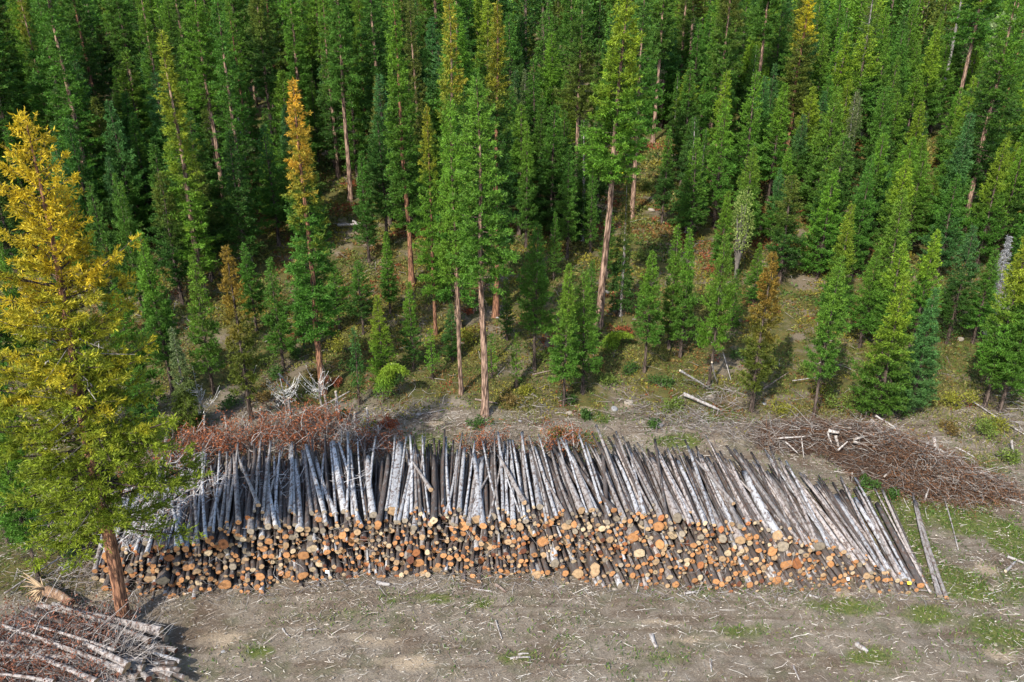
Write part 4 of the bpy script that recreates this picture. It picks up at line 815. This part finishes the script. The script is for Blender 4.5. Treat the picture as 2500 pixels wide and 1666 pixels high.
# broken uprights among the brush
for u, v, hh, rad in [(808, 1040, 1.9, .07), (822, 1040, 1.7, .08), (834, 1045, 2.1, .08), (868, 1060, 1.3, .07), (900, 1062, 1.6, .07), (854, 1075, 1.2, .06), (712, 1040, 1.7, .08), (640, 1060, 1.6, .06), (560, 1080, 1.5, .07), (930, 1090, 1.2, .06), (610, 1075, 1.4, .05), (760, 1050, 1.4, .06), (470, 1100, 1.3, .05), (500, 1075, 1.4, .06)]:
    x, y, z = ground(u, v); p = (x, y, z); q = (x+rr.normal(0, .18), y+rr.uniform(-.1, .35), z+hh)
    gb, ge = Geo(), Geo(); log_shape(q, p, rad*.8, rad, (0, 0), np.array(DW)*rr.uniform(.7, 1.1), np.array((.5, .4, .28)), rr, 8, gb, ge)
    o = link('broken_stem', gb.mesh('broken_stem', M_LOG, True)); link('broken_top', ge.mesh('broken_top', M_CUT), o); thing(o, 'broken stem', f'{"tall" if hh > 1.55 else "short"} grey broken stem in the rust-red brush', (x, y, z+hh), 'broken stems in the brush', pool='stem')
# a bare bleached branching snag
for u, v, hh, lb in [(470*D, 985*D, 2.4, 'pale bare forked snag between the spire fir and the brush'), (700, 1010, 1.5, 'white bare spiky shrub skeleton in the rust-red brush'), (785, 990, 1.6, 'grey bare antler-like dead branch behind the brush')]:
    x, y, z = ground(u, v); o = link('bare_snag', None); o.location = (x, y, z); link('trunk', trunk_geo(int(u), hh, .05, flare=.2).mesh('bare_snag_trunk', M_GREYBARK, True), o)
    link('bare_branches', dead_geo(int(u), hh*.3, hh, 34, 1.0, (.40, .385, .36), -.9, .016).mesh('bare_snag_branches', M_TWIG), o); thing(o, 'dead branch', '', (x, y, z+hh/2), label=lb)
for k, (u, v, s_) in enumerate([(1022, 1014, .22), (1175, 1035, .2), (1145, 1045, .16), (1270, 1030, .18), (1390, 1010, .25), (1420, 1012, .2), (1610, 1040, .3), (1585, 1010, .18), (1735, 972, .3), (1865, 988, .2), (1245, 1062, .16), (1320, 1048, .17), (1500, 1000, .3), (1535, 985, .35), (1480, 716, .35), (545, 1592, .1), (420, 1531, .1), (2420, 1440, .14), (1215, 776, .25), (2345, 830, .3), (1590, 515, .4), (165, 1385, .3), (1500, 1440, .12), (2430, 1575, .12)]):
    x, y, z = ground(u, v); r = np.random.default_rng(k); bm_v = nrm(r.normal(size=(26, 3))); import bmesh
    bm = bmesh.new(); bmesh.ops.create_icosphere(bm, subdivisions=2, radius=1.0)
    for vt in bm.verts:
        c = np.array(vt.co); f = .72+.35*max(0, float((bm_v[:8]@c).max()))-.2*float(fbm(c[0]*1.7+k, c[1]*1.7+c[2])); vt.co = vt.co*f
        vt.co.x *= s_*.95; vt.co.y *= s_*.75; vt.co.z *= s_*.5
    me = bpy.data.meshes.new('rock'); bm.to_mesh(me); bm.free(); me.materials.append(M_ROCK); at = me.attributes.new('tint', 'FLOAT_COLOR', 'POINT'); c = (.27, .23, .18) if k % 3 else (.24, .235, .23)
    at.data.foreach_set('color', np.tile((*c, 1), len(me.vertices)).ravel()); o = link('rock', me); o.location = (x, y, z+s_*.15); o.rotation_euler = (0, 0, k*1.7)
    thing(o, 'rock', f'{"pale tan" if k % 3 else "grey"} {"boulder" if s_ > .24 else "stone"}', (x, y, z), 'rocks on the slope', pool='rock')
# yellow ribbons on trunks
for u, v, tu, tv, lb in [(243, 1300, 288*D, 1436*D, 'small yellow flag tied to the yellow larch trunk'), (1512, 424, 1376*D, 750*D, 'yellow ribbon fluttering beside the leaning larch trunk')]:
    x, y, z = ground(tu, tv); dx, dy, dz = ray(u, v); t = (y-.5)/dy; c = np.array([dx*t, dy*t, CAM_Z+dz*t]); g = Geo(); s = np.linspace(0, 1, 7)
    wv = np.stack([(s-.5)*(.45 if u > 1000 else .2), .04*np.sin(s*9), .05*np.sin(s*6)], 1)+c; top = wv+np.array([0, 0, .1]); bk_ = np.array([0, .008, 0])
    V = np.vstack([wv, top, wv+bk_, top+bk_]); i = np.arange(6)
    g.add(V, np.vstack([np.stack([i, i+1, i+8, i+7], 1), np.stack([i+14, i+21, i+22, i+15], 1), np.stack([i, i+14, i+15, i+1], 1), np.stack([i+7, i+8, i+22, i+21], 1)]), c=(.75, .68, .03))
    o = link('yellow_ribbon', g.mesh('yellow_ribbon', M_PAPER)); thing(o, 'ribbon', '', tuple(c), label=lb)

# ------------------------------------------------------------------ uncountable ground cover
r = np.random.default_rng(71)
def scatter(n, x0, x1, ya, yb):
    x = r.uniform(x0, x1, n); y = r.uniform(ya, yb, n); return x, y
def patch_w(lst, x, y):
    wgt = np.zeros(len(x))
    for u, v, a, b in lst:
        cx, cy, _ = ground(u, v); wgt = np.maximum(wgt, (.4 if v > 1425 else 1.)*np.exp(-((x-cx)/a)**2-((y-cy)/b)**2))
    return wgt
g = Geo()                                            # straw and sticks on the bare ground
x, y = scatter(48000, -26, 28, 19, 40.5); keep = r.random(len(x)) < .4+.65*(fbm(x*.4, y*.4) > .48); x, y = x[keep], y[keep]; n = len(x)
a = np.where(r.random(n) < .5, r.normal(.15, .6, n), r.uniform(0, 6.28, n)); L = r.exponential(.13, n)+.06; z = H(x, y)+.07
d = np.stack([np.cos(a), np.sin(a), r.normal(.05, .12, n)], 1); p = np.stack([x, y, z], 1)
P = p[:, None]+d[:, None]*(L[:, None]*np.array([0, .5, 1]))[..., None]; P[:, 1, :2] += r.normal(0, .03, (n, 2)); v, q = tubes(P, r.uniform(.004, .012, n)[:, None]*np.array([[1, .9, .5]]), 3)
pal = np.array([(.40, .35, .29), (.30, .245, .19), (.18, .13, .09), (.48, .435, .37), (.11, .08, .058)]); g.add(v, q, c=np.repeat(pal[r.integers(0, 5, n)]*r.uniform(.8, 1.2, (n, 1)), 9, 0))
x, y = scatter(9000, -26, 28, 19, 40); n = len(x); V, Q = blades(np.stack([x, y, H(x, y)+.075], 1), nrm(np.stack([r.normal(size=n), r.normal(size=n), r.uniform(0, .3, n)], 1)), r.uniform(.04, .13, n), r.uniform(.025, .06, n), r)
g.add(V, Q, c=np.repeat(np.array([(.42, .37, .30), (.30, .235, .165), (.2, .145, .1)])[r.integers(0, 3, n)], 4, 0))
stuff(link('ground_litter', g.mesh('ground_litter', M_TWIG)), 'pale straw, wood chips and twigs strewn over the bare clearing', 'litter')
g = Geo()                                            # grass tufts
x, y = scatter(260000, -26, 28, 19, 41); wg = patch_w(GRASS, x, y)*(.35+fbm(x*1.3, y*1.3, 3)*1.1)+.10*(fbm(x*.5+5, y*.5) > .55); keep = (r.random(len(x)) < wg*.95) & (vnoise(x*2.7, y*2.7) > .35); x, y = x[keep], y[keep]; n = len(x); print('grass', n)
V, Q = blades(np.stack([x, y, H(x, y)+.02], 1), nrm(np.stack([r.normal(0, .5, n), r.normal(0, .5, n), r.uniform(.3, 1., n)], 1)), r.uniform(.10, .24, n), r.uniform(.025, .05, n), r)
gp = np.array([(.085, .155, .022), (.12, .17, .03), (.17, .17, .05), (.06, .12, .02)]); g.add(V, Q, c=np.repeat(gp[r.integers(0, 4, n)]*r.uniform(.7, 1.25, (n, 1)), 4, 0))
DRY = [(2380, 1030, 1.8, 1.4), (2300, 1010, 1.8, 1.2), (2440, 1070, 1.6, 1.2), (1930, 1005, 1.6, 1.), (1990, 1010, 1.4, .9), (1290, 1010, 1., .8), (1250, 985, 1., .7), (1660, 1022, 1., .7), (2330, 960, 1.6, 1.4), (1700, 780, 2., 2.), (1330, 680, 1.5, 1.5), (980, 830, 1.4, 1.6), (1010, 760, 1.2, 1.4), (2390, 1120, 1.2, .8), (1600, 850, 1.6, 1.5)]
x, y = scatter(160000, -10, 30, 32, 58); wg = patch_w(DRY, x, y); keep = r.random(len(x)) < wg*.7; x, y = x[keep], y[keep]; n = len(x)
V, Q = blades(np.stack([x, y, H(x, y)+.02], 1), nrm(np.stack([r.normal(0, .5, n), r.normal(0, .5, n), r.uniform(.3, 1., n)], 1)), r.uniform(.15, .34, n), r.uniform(.025, .05, n), r)
gp = np.array([(.24, .21, .06), (.28, .235, .09), (.20, .20, .04), (.14, .17, .03)]); g.add(V, Q, c=np.repeat(gp[r.integers(0, 4, n)]*r.uniform(.7, 1.25, (n, 1)), 4, 0))
stuff(link('grass', g.mesh('grass', M_LEAF)), 'green and straw-yellow grass growing in patches on clearing and slope', 'grass')
g = Geo()                                            # forest floor plants
x, y = scatter(300000, -42, 44, 37, 82); keep = (r.random(len(x)) < forest_at(x, y)*np.clip(1.4-(y-40)/60, .2, 1)) & (np.abs(x) < .68*y+3) & (fbm(x*.7, y*.7, 3) > .38); x, y = x[keep], y[keep]; n = len(x); print('floor plants', n)
k1 = fbm(x*.35+40, y*.35); k2 = fbm(x*.5+80, y*.5)
pal = np.array([(.075, .125, .022), (.13, .155, .03), (.20, .19, .045), (.19, .105, .03), (.24, .075, .03), (.24, .21, .03)])
pi = np.where(k1 > .60, np.where(k2 > .55, 4, 3), np.where(k2 > .60, 5, np.where(k2 > .5, 2, np.where(k1 > .48, 1, 0)))); sw = r.random(n) < .3; pi[sw] = r.integers(0, 4, sw.sum())
sz = 1+np.clip((y-45)/40, 0, 1.2)
V, Q = blades(np.stack([x, y, H(x, y)+.02], 1), nrm(np.stack([r.normal(0, .7, n), r.normal(0, .7, n), r.uniform(.15, .8, n)], 1)), r.uniform(.1, .24, n)*sz, r.uniform(.05, .11, n)*sz, r)
g.add(V, Q, c=np.repeat(pal[pi]*r.uniform(.6, 1.3, (n, 1)), 4, 0))
stuff(link('undergrowth', g.mesh('undergrowth', M_LEAF)), 'low green, rust and yellow plants covering the forest floor', 'undergrowth')
def floor_c(n, r):
    x = r.uniform(-30, 34, n); y = 37+30*r.random(n)**1.6; return np.stack([x, y, H(x, y)+r.uniform(.02, .12, n)], 1)
g, P = tangle(2600, floor_c, r, (.3, 1.3), (.008, .02), ((.30, .27, .24), (.19, .16, .135), (.11, .08, .065)), (-.1, .2))
def deb_c(n, r):
    cc = np.array([ground(u, v) for u, v in [(1740, 960), (1760, 985), (1680, 1020), (1640, 1040), (1720, 1040), (1560, 1000), (1780, 1060), (1610, 1030), (1900, 1070), (1840, 1060), (2480, 1040), (2470, 990), (160, 1400), (120, 1440), (190, 1430), (230, 1380), (1000, 1010), (1300, 1010)]])
    i = r.integers(0, len(cc), n); o = cc[i]+r.normal(0, .8, (n, 3)); o[:, 2] = H(o[:, 0], o[:, 1])+r.uniform(.02, .35, n); return o
g, P = tangle(1500, deb_c, r, (.3, 1.1), (.008, .02), ((.28, .255, .23), (.19, .16, .14), (.12, .085, .065)), (-.2, .4), g=g)
stuff(link('forest_debris', g.mesh('forest_debris', M_TWIG)), 'grey fallen twigs and sticks littering the forest edge', 'debris')

# ------------------------------------------------------------------ labels
ORD = ['nearest', 'second', 'third', 'fourth', 'fifth', 'sixth', 'seventh', 'eighth', 'ninth', 'tenth', 'eleventh', 'twelfth', 'thirteenth', 'fourteenth', 'fifteenth', 'sixteenth', 'seventeenth', 'eighteenth', 'nineteenth', 'twentieth']
ORD += [f'{t}-{o}' for t in ('twenty', 'thirty', 'forty') for o in ('first', 'second', 'third', 'fourth', 'fifth', 'sixth', 'seventh', 'eighth', 'ninth')]
marks = [(t['u'], t['v'], t['mark']) for t in THINGS if t['mark']]
SCENE_MARKS = [m for m in marks]
# landmark logs: the thickest top log of each stretch of the pile, named by the tree above it
tops = sorted([t for t in THINGS if t['pool'] == 'top_log' and not t['label']], key=lambda t: t['u'])
nb_ = 14; edges = np.linspace(tops[0]['u']-1, tops[-1]['u']+1, nb_+1); lmarks = []
NAMEW = ['first', 'second', 'third', 'fourth', 'fifth', 'sixth', 'seventh', 'eighth', 'ninth', 'tenth', 'eleventh', 'twelfth', 'thirteenth', 'fourteenth']
used = {}
for i in range(nb_):
    seg = [t for t in tops if edges[i] <= t['u'] < edges[i+1]]
    if not seg: continue
    t = max(seg, key=lambda t: t['rad'])
    tr = min([m for m in SCENE_MARKS if m[1] < 1060], key=lambda m: abs(m[0]-t['u'])+.15*abs(m[1]-900)+400*used.get(m[2], 0)); used[tr[2]] = used.get(tr[2], 0)+1
    t['label'] = f"{t['look'].replace(' top log', '')} fat log on the pile top, nearly below {tr[2]}"
    lmarks.append((t['u'], t['v'], f"the fat log under {tr[2]}"))
from collections import defaultdict
grp = defaultdict(list)
for t in THINGS:
    if t['label']: continue
    pool = t['pool']; ms = lmarks if pool in ('top_log', 'face_log') else SCENE_MARKS
    best = min(ms, key=lambda m: math.hypot((m[0]-t['u'])*(1 if pool in ('top_log', 'face_log') else .9), (m[1]-t['v'])*(.25 if pool in ('top_log', 'face_log') else 1)))
    du, dv = t['u']-best[0], t['v']-best[1]
    if pool == 'top_log': dr = 'left of' if du < 0 else 'right of'
    elif pool == 'face_log': dr = 'down-left of' if du < -12 else 'down-right of' if du > 12 else 'straight below'
    else: dr = ('left of' if du < 0 else 'right of') if abs(du) > abs(dv) else ('above' if dv < 0 else 'below')
    t['best'] = (dr, best[2]); t['dist'] = math.hypot(du, dv); grp[(pool, dr, best[2], t['look'])].append(t)
for key, lst in grp.items():
    lst.sort(key=lambda t: t['dist'])
    for i, t in enumerate(lst):
        o = ORD[min(i, len(ORD)-1)]
        t['label'] = f"{t['look']}, {o+' ' if len(lst) > 1 else ''}{t['best'][0]} {t['best'][1]}"
for t in THINGS: t['o']['label'] = t['label']
print('things', len(THINGS), 'distinct labels', len({t['label'] for t in THINGS}), 'longest', max(len(t['label'].split()) for t in THINGS))
